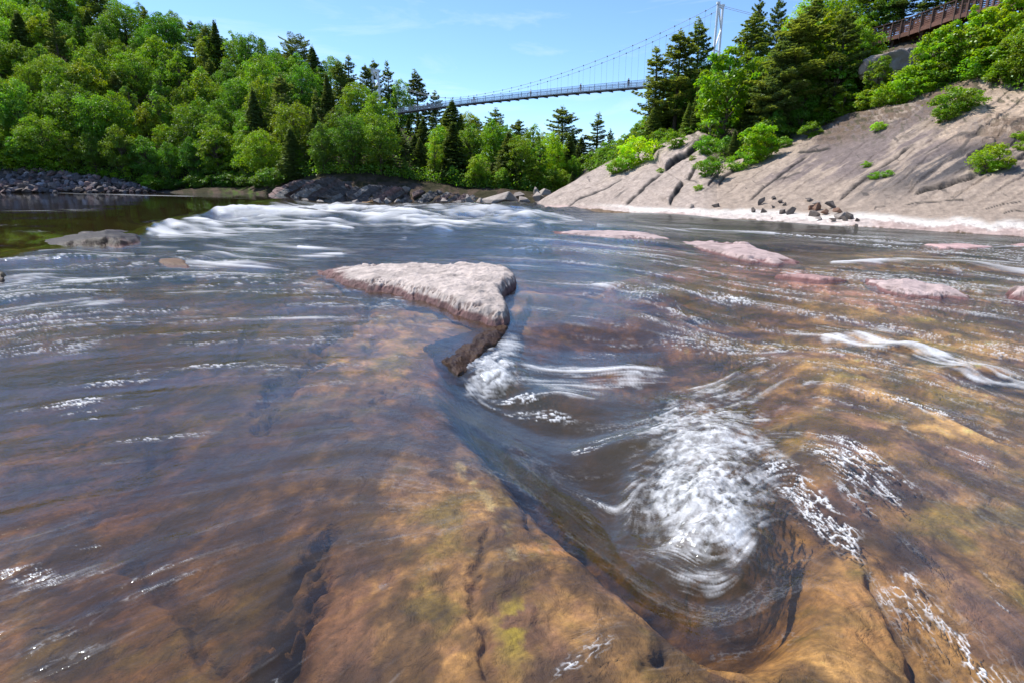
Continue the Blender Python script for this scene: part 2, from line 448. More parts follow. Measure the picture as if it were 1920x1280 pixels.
fo(1.0 * line([(280,436),(380,422),(480,412),(640,410),(760,414)], 8)); fo(.95 * line([(455,388),(560,392),(700,396)], 5)); fo(.9 * blob(830, 432, 34, 6)); fo(.85 * line([(300,444),(400,436),(520,430),(660,428)], 7)); fo(.7 * line([(880,418),(1000,416),(1090,420)], 6)); fo(.8 * line([(700,392),(860,398),(1040,408)], 6))
fo(.72 * line([(335,470),(400,480),(470,484),(560,482),(640,474)], 8)); fo(.66 * line([(350,492),(430,497),(540,503)], 7)); fo(.7 * line([(75,476),(120,472),(170,478),(250,476)], 8))
Vk = V + 12 * (fbm(WX * 1.6, WY * .8, 655, 4) - .5) * 2
fo(.74 * line([(0,528),(80,522),(160,528),(230,520)], 10, V=Vk)); fo(.80 * line([(-100,585),(40,582),(130,572),(230,562)], 10, V=Vk)); fo(.62 * line([(-100,548),(60,552),(180,548)], 11, V=Vk)); fo(.58 * blob(60, 505, 110, 14, V=Vk)); fo(.52 * blob(350, 545, 110, 14, V=Vk)); fo(.5 * line([(90,610),(200,600),(330,605)], 8, V=Vk)); fo(.7 * blob(10, 530, 40, 14))
fo(.66 * line([(90,361),(150,364),(270,367),(430,370)], 1.6)); fo(.35 * line([(0,397),(90,396),(170,400)], 1.8))
fo(.36 * ss(V, 430, 455) * (1 - ss(V, 600, 700)) * (1 - PM)); fo(.27 * (1 - PM) * ss(V, 380, 400))
fo(.40 * blob(520, 455, 90, 12)); fo(.42 * line([(1100,480),(1200,500),(1380,520)], 12)); fo(.42 * blob(1640, 440, 200, 14)); fo(.4 * blob(1420, 520, 120, 14))
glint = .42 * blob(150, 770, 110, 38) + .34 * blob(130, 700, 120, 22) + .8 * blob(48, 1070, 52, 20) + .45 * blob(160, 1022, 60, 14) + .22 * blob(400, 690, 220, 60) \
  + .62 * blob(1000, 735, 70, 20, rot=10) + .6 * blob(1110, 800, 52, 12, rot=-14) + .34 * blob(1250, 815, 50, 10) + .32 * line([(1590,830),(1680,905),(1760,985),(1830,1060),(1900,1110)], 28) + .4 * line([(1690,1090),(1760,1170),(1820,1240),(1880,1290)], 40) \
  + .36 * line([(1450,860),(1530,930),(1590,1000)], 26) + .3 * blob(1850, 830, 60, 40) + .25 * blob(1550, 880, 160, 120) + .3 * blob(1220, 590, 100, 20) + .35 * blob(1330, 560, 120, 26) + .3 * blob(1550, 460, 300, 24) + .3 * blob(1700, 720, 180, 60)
N1 = fine * .62 + medi * .42
mixn = np.clip(roughw * .9 + far_rapid, 0, 1)
N1 = N1 * (1 - np.where(RR < 8, .72, .45) * mixn) + (.75 * shortf * np.where(RR < 8, .30, 1) + 1.8 * (fbm(WX * 22 + medi * 1.5, WY * 22 + fine * 1.5, 623, 5, .62) - .5) * (RR < 8)) * np.clip(mixn, .1, 1)
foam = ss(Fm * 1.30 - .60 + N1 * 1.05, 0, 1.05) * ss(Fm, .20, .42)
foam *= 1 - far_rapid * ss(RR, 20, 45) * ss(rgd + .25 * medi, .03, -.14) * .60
foam *= 1 - .40 * np.clip(roughw, 0, 1) * ss(fbm(WX * 16, WY * 16, 631, 4, .62), .56, .40)
# sun glints painted as white streaks into this mask, thin crests only
glint_noise = band(WX * 1.0, WY * 1.0, .0085 + .00045 * RR ** 2, 700, K=2, stepf=.0022)
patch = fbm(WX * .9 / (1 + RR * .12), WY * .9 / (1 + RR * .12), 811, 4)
glint_lace = np.exp(-(shortf / .075) ** 2) * ss(medi + .5 * broad, .02, .30)
glint_lace2 = np.exp(-(glint_noise / .09) ** 2) * ss(fine, .08, .38)
glint_fleck = np.clip(np.maximum(glint_lace, glint_lace2) * ss(glint * .85 + .35 * medi, .18, .52) * 1.35, 0, 1)
foam = np.maximum(foam, glint_fleck * .95)
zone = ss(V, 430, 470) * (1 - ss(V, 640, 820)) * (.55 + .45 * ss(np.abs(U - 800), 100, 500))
glint_spark = np.maximum(glint_lace, glint_lace2) * ss(patch + .25 * medi, .52, .72) * .85 * (1 - PM) * (.12 + .50 * zone)  # scattered sun sparkle, painted white like the glints
foam = np.maximum(foam, glint_spark)
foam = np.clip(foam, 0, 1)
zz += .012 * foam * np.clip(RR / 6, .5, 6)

# ---- depth of the water over the rock bed (metres)
dep = .24 + .010 * RR
shelf = (sc_ > 0) & (V > 560)
leftdeep = ss(760 - U + (V - 640) * .25 * (V > 640), 0, 700)
dsh = .06 + .27 * leftdeep * (1 - .35 * ss(V, 850, 1200))
west = ss(sc_ + 34 * (fbm(WX * 3, WY * 3, 44, 4) - .5), -80, 40) * ss(V, 500, 600)
dep = dep * (1 - west) + dsh * west
dep += .30 * ss(V, 640, 540) * ss(U, 0, 10) * west * 0
# east shelf
est = ss(U + (V - 640) * .12 + 120 * (fbm(WX * .8, WY * .8, 49, 4) - .5), 1150, 1620) * ss(V, 430, 520)
dep = dep * (1 - est) + (.10 + .05 * broad) * est
trough = line([(925,720),(1005,800),(1090,880),(1170,960),(1235,1030),(1330,1090),(1400,1085)], 95)
dep += .30 * trough * (1 - .5 * west) + .25 * low_reg * (1 - east) * ss(V, 640, 800)
dep += .16 * blob(1500, 990, 75, 75)
dep = np.where(low_reg > .05, dep * (1 - .0 * low_reg), dep)
bank_r = ss(U, 1000, 1100) * (1 - ss(V, 395, 470)) 
shal = [line([(1040,452),(1200,448),(1300,470),(1500,505)], 16), line([(930,540),(1060,545),(1180,570),(1300,600),(1450,640),(1620,700),(1800,790),(1950,880)], 16), line([(1150,520),(1300,500),(1500,530),(1650,555),(1850,570)], 14), blob(1700, 470, 220, 16), blob(600, 520, 90, 22), blob(330, 478, 50, 8), blob(420, 497, 50, 7), blob(160, 455, 120, 14)]
for s_ in shal: dep = dep * (1 - .72 * s_)
CR = [([(600,1020),(565,1085),(525,1150),(500,1210),(465,1310)], 26, .24), ([(912,975),(893,1040),(884,1100),(890,1160),(905,1230)], 9, .035), ([(240,980),(330,1060),(380,1160)], 18, .06), ([(760,700),(700,740),(640,760)], 10, .06), ([(700,560),(600,640),(520,700),(480,760)], 13, .12), ([(540,540),(470,600),(430,640)], 10, .10), ([(850,560),(760,600),(690,640)], 9, .06), ([(620,960),(560,1010),(540,1060)], 14, .09), ([(300,760),(250,820),(150,880)], 22, .08),
      ([(1290,1150),(1340,1200),(1420,1240),(1540,1290)], 12, .08), ([(1650,1060),(1700,1130),(1730,1200),(1800,1290)], 12, .06), ([(1640,690),(1760,720),(1880,790)], 9, .05), ([(1250,1200),(1180,1240),(1150,1290)], 14, .08), ([(960,860),(985,910),(995,960)], 6, .04)]
crack = np.zeros(U.shape)
wob = 18 * (fbm(WX * 2.2, WY * 2.2, 55, 4) - .5) + 34 * (fbm(WX * 6.5, WY * 6.5, 58, 4, .6) - .5)
wmod = fbm(WX * 4, WY * 4, 59, 3)
for pts, w_, dd in CR:
    pts = [(a, b) for a, b in pts]
    c = line(pts, w_ * (.35 + 1.3 * wmod), U=U + wob * 1.5, V=V + wob) * ss(wmod, .18, .42)
    dep += dd * c; crack = np.maximum(crack, c * min(1, .35 + dd * 5))
rock_n = fbm(WX * 1.6, WY * 1.6, 21, 6, .55)
rid = ridged(WX * 2.6 + .8 * rock_n, WY * 1.5, 31, 5)
dep = dep * (.62 + .8 * rock_n) + .03 * (rid - .5)
dep = np.maximum(dep, .012)
bedz = zz * 0 + (WZ - .16 * low_reg * (1 - east)) - dep + .012 * (fbm(WX * 14, WY * 14, 71, 4) - .5)
dist_f = np.clip(RR / 40, 0, 1)
murk = 1 - np.exp(-np.maximum(zz - bedz, 0) * (1.75 + 1.2 * dist_f))
murk = np.clip(murk * (1 - .35 * est), 0, .97)
aer = np.clip(blob(1330, 900, 150, 170) * .45 + .3 * blob(980, 700, 110, 50) + .18 * blob(1200, 760, 130, 70), 0, 1)   # air bubbles in the plunge
rip = medi

t = NT('river_water'); co = t.obj_co()
g = t.n('ShaderNodeNewGeometry')
fo_a = t.attr('foam'); mu = t.attr('murk'); ra = t.attr('ripple'); ae = t.attr('aerated')
rv = t.attr('reach')
n1 = t.noise(co, 42, 4, .6, .4); n2 = t.noise(co, 5.5, 5, .65, .5); n3 = t.noise(co, 1.1, 8, .7, .4)
b1 = t.bump(n3, .9, .32); b1.node.inputs['Strength'].default_value = 0
t.t.links.new(rv, b1.node.inputs['Strength'])
b2 = t.bump(n2, .18, .02, b1)
b3 = t.bump(n1, .12, .003, b2)
calm = t.attr('calm')
nm = t.n('ShaderNodeMix', data_type='VECTOR'); t.t.links.new(calm, nm.inputs[0]); t.t.links.new(b3, nm.inputs[4]); t.t.links.new(g.outputs['Normal'], nm.inputs[5])
NRM = nm.outputs[1]
fr = t.n('ShaderNodeFresnel'); fr.inputs['IOR'].default_value = 1.41; t.t.links.new(NRM, fr.inputs['Normal'])
gl = t.n('ShaderNodeBsdfGlossy'); gl.inputs['Color'].default_value = (.86, .95, 1, 1); t.t.links.new(t.math('SUBTRACT', .08, t.math('MULTIPLY', calm, .055)), gl.inputs['Roughness']); t.t.links.new(NRM, gl.inputs['Normal'])
tr = t.n('ShaderNodeBsdfTransparent'); tint = t.ramp(mu, [(0, (.97, .93, .86)), (.5, (.80, .62, .40)), (1, (.50, .32, .14))]); t.t.links.new(tint, tr.inputs['Color'])
mk = t.n('ShaderNodeBsdfDiffuse')
mcol = t.mix(t.ramp(n3, [(.35, 0.0), (.65, 1.0)]), (.034, .023, .009), (.062, .040, .018))
mcol = t.mix(t.math('MULTIPLY', ae, .75, True), mcol, (.13, .14, .10))
t.t.links.new(mcol, mk.inputs['Color']); t.t.links.new(NRM, mk.inputs['Normal'])
mfac = t.math('MAXIMUM', t.math('MULTIPLY', mu, .93), t.math('MULTIPLY', ae, .8), True)
body = t.mixs(mfac, tr.outputs[0], mk.outputs[0])
wat = t.mixs(fr.outputs[0], body, gl.outputs[0])
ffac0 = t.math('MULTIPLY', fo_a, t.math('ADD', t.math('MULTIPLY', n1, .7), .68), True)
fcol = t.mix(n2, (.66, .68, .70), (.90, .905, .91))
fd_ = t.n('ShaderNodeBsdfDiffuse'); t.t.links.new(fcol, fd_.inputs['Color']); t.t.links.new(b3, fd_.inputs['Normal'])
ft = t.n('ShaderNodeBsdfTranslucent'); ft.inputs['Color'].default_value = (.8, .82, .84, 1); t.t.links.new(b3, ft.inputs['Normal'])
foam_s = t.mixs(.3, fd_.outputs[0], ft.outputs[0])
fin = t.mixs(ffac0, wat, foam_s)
M_WATER = t.done(fin)

P = np.stack([WX, WY, zz], -1)
reach = np.clip(.05 + RR / 90, 0, .8) * (1 - .9 * PM)
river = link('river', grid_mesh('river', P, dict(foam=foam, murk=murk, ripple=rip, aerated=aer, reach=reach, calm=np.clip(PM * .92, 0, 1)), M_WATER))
tag(river, 'fast brown river with blue sheen and white rapids flowing over rock ledges', 'river', kind='structure')

# ---- bed
pn = fbm(WX * 2.4, WY * 2.4, 141, 5, .6); pn2 = fbm(WX * 1.1, WY * .9, 161, 5); st = lic(WX, WY, .05, 400, 6) if False else medi
f2 = fbm(WX * 11, WY * 11, 171, 4, .6)
def mixc(a, b, f): return a + (np.array(b) - a) * f[..., None]
bc = np.zeros(U.shape + (3,)) + np.array([.265, .170, .082])
bc = mixc(bc, [.19, .115, .090], ss(pn, .50, .66))                              # purplish stone
bc = mixc(bc, [.36, .235, .10], ss(pn2 + .3 * (f2 - .5), .52, .68))            # orange growth
bc = mixc(bc, [.20, .17, .04], ss(pn + .2 * (f2 - .5), .48, .30) * .8)          # olive growth
bc = mixc(bc, [.30, .27, .04], np.clip(blob(965, 1150, 38, 70) * ss(f2, .35, .6) * 1.1 + .6 * blob(950, 900, 20, 60) * ss(f2, .4, .6), 0, 1))
bc = mixc(bc, [.34, .145, .095], .8 * np.clip(.5 * blob(810, 740, 90, 60) + .45 * blob(1030, 990, 70, 50) + .35 * blob(1650, 1100, 110, 120), 0, 1) * ss(f2, .38, .62))
bc = mixc(bc, [.50, .44, .26], np.clip(line([(860,855),(905,900),(945,960),(965,1040)], 9) * ss(f2, .42, .6) * 1.1, 0, .9))
bc = mixc(bc, [.34, .17, .15], np.clip(shal[0] + shal[2], 0, .9))
bc = mixc(bc, [.34, .16, .04], np.clip(blob(850, 655, 70, 26, rot=-30) * 1.0, 0, .8))
bc = mixc(bc, [.05, .028, .012], np.clip(line([(838,686),(880,662),(925,632),(960,606)], 15) * (.6 + .8 * f2), 0, .95))
big = fbm(WX * .7 + 4, WY * .5, 191, 5, .6)
pat = fbm(WX * 4.2, WY * 3.4, 197, 5, .62)
bc *= (.42 + .95 * ss(pat, .36, .62))[..., None]
bc *= (.40 + .80 * ss(big, .30, .66))[..., None] * (.8 + .75 * (ridged(WX * 6, WY * 4, 195, 4) - .5))[..., None]
bc *= (.40 + 1.05 * f2)[..., None] * (.8 + .5 * np.clip(fine + .5, 0, 1))[..., None]
bc *= (1.08 + .45 * ss(RR, 3.5, 9))[..., None] * np.array([1.03, 1.0, .88])
bc = mixc(bc, [.030, .022, .018], np.clip(ss(crack + .5 * (f2 - .5), .12, 1.0) * .95, 0, .85))
t = NT('riverbed_rock'); co = t.obj_co()
nn = t.noise(co, 30, 6, .65); nb = t.noise(co, 7, 6, .6, .6)
c = t.mix(t.ramp(nn, [(.3, 0.0), (.75, .6)]), t.attr('albedo', False), (.05, .035, .025))
bp = t.bump(nb, .8, .05); bp = t.bump(nn, .6, .01, bp)
M_BED = t.done(t.pbr(c, .75, bp))
sl = (slice(None, None, 2), slice(None, None, 2))
bed = link('riverbed', grid_mesh('riverbed', np.stack([WX, WY, np.minimum(bedz, zz - .006)], -1)[sl], dict(albedo=np.clip(bc, .008, .8)[sl]), M_BED))
tag(bed, 'brown and orange rock bed with dark cracks under clear water', 'riverbed', kind='structure')
# ================================================================== BANKS
def loft(us, rows, nsub):
    """rows: list of functions us -> (n,3) points. Piecewise interpolation with nsub[i] steps between rows."""
    Q = [r(us) for r in rows]
    out = []
    for i in range(len(Q) - 1):
        k = nsub[i]
        for j in range(k):
            out.append(Q[i] + (Q[i + 1] - Q[i]) * (j / k))
    out.append(Q[-1])
    return np.stack(out, 0)          # (rows, cols, 3)

def normals(P):
    a = np.gradient(P, axis=0); b = np.gradient(P, axis=1)
    n = np.cross(b, a); n /= np.linalg.norm(n, axis=2, keepdims=True) + 1e-9
    n[n[..., 2] < 0] *= -1
    return n
def smooth_rows(P, k, it):
    for _ in range(it):
        Q = P.copy(); Q[1:-1] = .25 * P[:-2] + .5 * P[1:-1] + .25 * P[2:]; P = Q
    return P

# ---- right bank -----------------------------------------------------
rW = np.array([(1000,386),(1020,388),(1100,393),(1200,401),(1300,407),(1450,417),(1600,427),(1750,435),(1920,446),(2300,468),(3000,505)], float)
rT = np.array([(1000,384,71),(1030,366,72),(1060,350,73),(1100,326,73),(1150,300,73),(1200,286,72),(1260,272,70),(1320,256,67),(1345,300,60),(1420,292,56),(1480,262,58),(1520,250,58),(1600,215,56),(1680,190,52),(1750,176,49),(1830,150,47),(1920,172,42),(2050,150,40),(2300,120,36),(3000,60,30)], float)
rR = np.array([(1000,390,95),(1060,356,95),(1100,332,95),(1150,304,95),(1200,280,92),(1320,205,88),(1420,165,80),(1520,120,74),(1620,96,66),(1700,82,62),(1800,58,58),(1900,30,55),(2050,0,52),(2300,-60,48),(3000,-200,40)], float)
def ip(tab, c, u): return np.interp(u, tab[:, 0], tab[:, c])
def r_wat(u): return on_water(u, ip(rW, 1, u))
def r_und(u):
    p = r_wat(u).copy(); n = p[:, :2] / np.linalg.norm(p[:, :2], axis=1, keepdims=True)
    p[:, :2] -= n * 6; p[:, 2] -= 1.6; return p
def r_ben(u):
    p = r_wat(u); q = at(u, ip(rT, 1, u), ip(rT, 2, u)); r = p + (q - p) * .14; r[:, 2] = p[:, 2] + (q[:, 2] - p[:, 2]) * .075; return r
def r_tre(u): return at(u, ip(rT, 1, u), ip(rT, 2, u))
def r_rid(u): return at(u, ip(rR, 1, u), ip(rR, 2, u))
def r_bac(u): p = r_rid(u); p = p.copy(); p[:, 1] += 40; p[:, 2] += 1.0; return p
uR = np.concatenate([np.arange(1000, 1960, 1.25), np.arange(1960, 3000, 8)])
PR = loft(uR, [r_und, r_wat, r_ben, r_tre, r_rid, r_bac], [8, 40, 190, 60, 12])
TR_ROW = 8 + 40 + 190
PRs = smooth_rows(PR, 0, 10)
PRs[:10] = PR[:10]
PR = PRs
RU, RV = proj(PR[..., 0], PR[..., 1], PR[..., 2])
NR = normals(PR)
hgt = PR[..., 2] - level_low(PR[..., 0], PR[..., 1])
dsp = np.zeros(RU.shape)
X_, Y_, Z_ = PR[..., 0], PR[..., 1], PR[..., 2]
wx = 9 * (fbm(RU / 40, RV / 22, 5, 4) - .5)
cracks_r = []
edge_shade = np.zeros(RU.shape)
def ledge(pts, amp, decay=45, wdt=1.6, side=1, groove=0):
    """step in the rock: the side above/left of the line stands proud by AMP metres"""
    global dsp, edge_shade
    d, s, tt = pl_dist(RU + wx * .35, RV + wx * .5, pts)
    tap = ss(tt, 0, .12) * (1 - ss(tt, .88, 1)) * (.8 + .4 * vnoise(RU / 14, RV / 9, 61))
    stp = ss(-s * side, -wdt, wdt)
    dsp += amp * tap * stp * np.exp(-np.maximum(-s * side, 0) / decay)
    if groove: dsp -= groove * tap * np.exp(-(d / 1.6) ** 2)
    edge_shade = np.maximum(edge_shade, tap * np.exp(-((s * side - .6) / (.7 + 3.2 * vnoise(RU / 9, RV / 9, 67) ** 2 * min(1, amp * 2 + groove))) ** 2))
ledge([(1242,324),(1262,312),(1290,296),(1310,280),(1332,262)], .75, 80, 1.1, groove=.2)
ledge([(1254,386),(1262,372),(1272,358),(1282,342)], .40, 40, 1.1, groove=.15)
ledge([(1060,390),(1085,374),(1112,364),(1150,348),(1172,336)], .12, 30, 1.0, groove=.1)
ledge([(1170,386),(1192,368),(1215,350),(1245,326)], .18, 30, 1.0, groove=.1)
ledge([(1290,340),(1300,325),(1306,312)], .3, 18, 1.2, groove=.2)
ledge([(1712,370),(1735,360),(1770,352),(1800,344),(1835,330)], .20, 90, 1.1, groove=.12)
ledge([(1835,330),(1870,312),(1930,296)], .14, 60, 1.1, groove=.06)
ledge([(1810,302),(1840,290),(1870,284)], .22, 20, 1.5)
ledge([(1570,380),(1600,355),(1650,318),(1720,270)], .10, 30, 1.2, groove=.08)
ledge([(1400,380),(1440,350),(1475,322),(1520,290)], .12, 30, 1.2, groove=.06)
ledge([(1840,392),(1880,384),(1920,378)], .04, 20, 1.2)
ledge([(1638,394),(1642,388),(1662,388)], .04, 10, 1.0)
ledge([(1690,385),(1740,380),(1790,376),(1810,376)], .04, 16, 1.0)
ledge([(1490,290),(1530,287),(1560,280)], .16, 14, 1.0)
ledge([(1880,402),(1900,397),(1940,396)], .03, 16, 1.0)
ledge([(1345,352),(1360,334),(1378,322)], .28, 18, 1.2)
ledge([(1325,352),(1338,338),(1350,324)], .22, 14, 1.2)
# bedding: dip lines climbing to the right
q = (RV + .62 * RU)
bed_n = fbm(q / 16, (RU - RV) / 160, 77, 5, .55)
dsp += .24 * (bed_n - .5) * ss(hgt, .5, 2.5)
saw = (q / 34 + .8 * fbm(RU / 60, RV / 60, 88, 3)) % 1.0
dsp += .07 * saw * ss(hgt, .6, 2)
dsp += .20 * (fbm(X_ / 6, Y_ / 6 + Z_ / 3, 91, 4) - .5) * ss(hgt, .05, 1.5) + .08 * (fbm(X_ / .8, Z_ / .5 + Y_ / .8, 95, 4) - .5)
broken = ss(RV + .35 * (RU - 1480), 330, 290) * ss(RU, 1480, 1560) * ss(hgt, 4, 6.5)     # crumbly brown zone under the wood
broken = np.maximum(broken, ss(RU, 1760, 1880) * ss(RV, 330, 240) * (1 - ss(RV, 235, 205)))
dsp += broken * (.8 * (ridged(X_ / 1.3, Z_ / .7, 97, 5) - .5) + .18 * (vnoise(X_ * 3, Z_ * 5, 99) - .5))
dsp += ss(hgt, 7, 10) * .7 * (ridged(X_ / 2.5, Z_ / 1.6, 197, 4) - .5)
PR = PR + NR * dsp[..., None]
PR[..., 2] += .05 * (fbm(X_ * .7, Y_ * .7, 5, 4) - .5)
thin = np.clip(ss(ridged(q / 46 + 3, (RU - RV) / 300, 403, 2), .90, .965) * ss(vnoise(RU / 38, RV / 22, 407), .42, .62) + ss(ridged(RU / 70 + RV / 200, RV / 26 - RU / 60, 409, 2), .93, .975) * ss(vnoise(RU / 30, RV / 24, 411), .55, .7), 0, 1) * ss(hgt, .7, 1.6)
dsp = dsp  # displaced above
# stone colours: white and pink mineral bands near the water, grey violet wash streaks, tan and brown higher up
f1 = fbm(q / 10, (RU - RV) / 120, 301, 6, .6); f3 = fbm(RU / 7, RV / 4, 311, 5, .6); fb = fbm(RU / 90, RV / 40, 321, 4)
rc = np.zeros(RU.shape + (3,)) + np.array([.315, .250, .198])
vio = np.clip(ss(f1 + .5 * (fb - .5), .40, .56) * ss(RV, 392, 360) * ss(hgt, 1.6, 3.0), 0, 1) * (ss(RU, 1360, 1440) * .85 + .22)
rc = mixc(rc, [.160, .126, .118], vio * .88)
rc = mixc(rc, [.055, .052, .056], np.clip(blob(1775, 318, 95, 24, U=RU, V=RV, rot=-22) * 1.5 + 1.2 * blob(1900, 285, 60, 16, U=RU, V=RV, rot=-20) + .8 * blob(1640, 345, 60, 22, U=RU, V=RV, rot=-28), 0, 1) * ss(f1 + .3 * (f3 - .5), .34, .52) * .9)
rc = mixc(rc, [.46, .35, .255], np.clip(ss(RV, 285, 255) * ss(RU, 1730, 1800) * ss(fb + .4 * (f3 - .5), .38, .55), 0, 1) * .9)
rc = mixc(rc, [.115, .078, .052], broken * ss(f3 + .25 * (f1 - .5), .36, .56) * .9)
rc = mixc(rc, [.42, .33, .27], ss(RU, 1320, 1280) * ss(RV, 330, 300) * ss(f3, .4, .6) * .8)
rc = mixc(rc, [.37, .31, .275], ss(RU, 1360, 1300) * .55)
bandh = hgt * (1 + 0 * RU) + .16 * (f3 - .5) + .35 * (fbm(RU / 50, RV * 0, 331, 3) - .5)
whit = (1 - ss(bandh, .34, .60)) * ss(RU, 1080, 1220)
rc = mixc(rc, [.66, .62, .575], whit * .92)
rc = mixc(rc, [.42, .32, .285], (1 - ss(bandh, .17, .30)) * (.45 + .55 * ss(fbm(RU / 70, RV * 0 + 3, 341, 2), .35, .6)))
rc = mixc(rc, [.15, .10, .06], 1 - ss(bandh, -.03, .03))
rc = mixc(rc, [.05, .042, .038], thin * .8)
rc = mixc(rc, [.018, .016, .015], np.clip(edge_shade * 1.1, 0, .95))  # shade in crevices and under ledge edges painted into the albedo
rc *= (.62 + .72 * f3)[..., None] * (.86 + .28 * fbm(RU / 2.2, RV / 1.6, 351, 3))[..., None]
rc = mixc(rc, [.05, .05, .02], ss(hgt, 4, 7) * ss(fbm(RU / 9, RV / 6, 361, 4), .60, .70) * .7)
soil = ss(np.arange(PR.shape[0])[:, None] + 0 * RU, TR_ROW - 4, TR_ROW + 8)
soil = soil * (1 - .85 * blob(1700, 125, 60, 50, U=RU, V=RV)) * (1 - .6 * blob(1840, 110, 60, 40, U=RU, V=RV))
rc = mixc(rc, [.055, .045, .025], soil * .9)
t = NT('bank_rock'); co = t.obj_co()
na = t.noise(co, 2.2, 8, .68, .3); nb = t.noise(co, 11, 6, .7)
mpp = t.n('ShaderNodeMapping'); mpp.inputs['Rotation'].default_value = (R(-25), R(-32), 0); mpp.inputs['Scale'].default_value = (.35, 1.2, 3.2); t.t.links.new(co, mpp.inputs[0])
ns = t.noise(mpp.outputs[0], 1.6, 8, .72, .2)
na = t.math('ADD', t.math('MULTIPLY', na, .5), t.math('MULTIPLY', ns, .5))
c = t.mix(.9, t.attr('albedo', False), t.ramp(na, [(.34, (.24, .21, .20)), (.44, (.44, .43, .42)), (.54, (.53, .52, .51)), (.68, (.70, .69, .67))]), 'OVERLAY')
bp = t.bump(na, .9, .25); bp = t.bump(nb, .6, .05, bp)
M_ROCK = t.done(t.pbr(c, .85, bp, spec=.3))
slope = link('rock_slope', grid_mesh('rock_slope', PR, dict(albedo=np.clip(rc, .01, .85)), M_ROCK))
tag(slope, 'tilted bare rock slope on the right bank with white and pink stained foot', 'rock slope', kind='structure')

# ---- left and far bank ----------------------------------------------
lW = np.array([(-2600,372,40),(-900,365,72),(-200,362,108),(0,362,111),(290,363,113),(330,367,104),(450,371,96),(520,376,90),(620,379,88),(760,380,88),(900,383,86),(1020,386,84),(1100,388,92),(1250,385,100)], float)
lC = np.array([(-2600,250,52),(-900,290,84),(-200,318,116),(0,320,117),(100,324,117.5),(180,331,118),(240,341,118),(290,356,119),(350,352,121),(450,350,118),(520,346,103),(600,326,99),(700,326,99),(760,335,100),(850,348,100),(930,356,100),(1020,362,98),(1100,366,102),(1250,366,108)], float)
lR = np.array([(-2600,-500,120),(-900,-160,165),(-200,-10,190),(0,22,190),(150,42,186),(250,70,182),(350,104,176),(460,140,168),(560,170,160),(700,215,152),(800,262,146),(900,290,140),(1000,306,136),(1100,318,132),(1250,322,128)], float)
def l_wat(u):
    p = at(u, ip(lW, 1, u), ip(lW, 2, u)); return p
def l_und(u):
    p = l_wat(u).copy(); n = p[:, :2] / np.linalg.norm(p[:, :2], axis=1, keepdims=True); p[:, :2] -= n * 6; p[:, 2] -= 1.8; return p
def l_cre(u): return at(u, ip(lC, 1, u), ip(lC, 2, u))
def l_rid(u): return at(u, ip(lR, 1, u), ip(lR, 2, u))
def l_bac(u): p = l_rid(u).copy(); p[:, 1] += 70; p[:, 2] -= 3; return p
uL = np.concatenate([np.arange(-2600, -40, 24), np.arange(-40, 1250, 2.5)])
PL = loft(uL, [l_und, l_wat, l_cre, l_rid, l_bac], [4, 40, 70, 10])
LU, LV = proj(PL[..., 0], PL[..., 1], PL[..., 2]); NL = normals(PL)
hl = PL[..., 2]
PL = PL + NL * ((fbm(PL[..., 0] / 4, PL[..., 1] / 4, 401, 5) - .5) * 1.3 * ss(np.arange(PL.shape[0]), 4, 20)[:, None])[..., None]
lf = fbm(LU / 14, LV / 7, 411, 5, .6)
lc = np.zeros(LU.shape + (3,)) + np.array([.040, .036, .018])
lc = mixc(lc, [.085, .06, .045], ss(lf, .45, .6) * (1 - ss(np.arange(PL.shape[0]), 30, 52)[:, None]) * ss(LU, 300, 360))
lc = mixc(lc, [.07, .11, .02], ss(fbm(LU / 9, LV / 4, 421, 4), .5, .62) * ss(LU, 380, 430) * (1 - ss(LU, 520, 560)) * .8)
lc = mixc(lc, [.09, .075, .07], (1 - ss(LU, 300, 340)) * (1 - ss(np.arange(PL.shape[0]), 34, 46)[:, None]))
t = NT('forest_floor'); co = t.obj_co(); na = t.noise(co, 1.3, 6, .7)
c = t.mix(.6, t.attr('albedo', False), t.ramp(na, [(.3, (.3, .3, .3)), (.75, (.72, .7, .66))]), 'OVERLAY')
M_FLOOR = t.done(t.pbr(c, .95, t.bump(na, 1, .3), spec=.1))
hill = link('hillside', grid_mesh('hillside', PL, dict(albedo=np.clip(lc, .01, .8)), M_FLOOR))
tag(hill, 'dark wooded hillside rising from the far bank', 'hillside', kind='structure')

def ground_left(u, s):
    """point on the wooded hillside: column u, s=0 at the wood's edge .. 1 on the ridge"""
    a = l_cre(np.array([u]))[0]; b = l_rid(np.array([u]))[0]; return a + (b - a) * s
def ground_right(u, s):
    a = r_tre(np.array([u]))[0]; b = r_rid(np.array([u]))[0]; return a + (b - a) * s
def slope_pt(u, v):
    """nearest vertex of the finished rock slope to the line of sight through (u, v)"""
    k = np.argmin((RU - u) ** 2 + (RV - v) ** 2); return PR.reshape(-1, 3)[k]

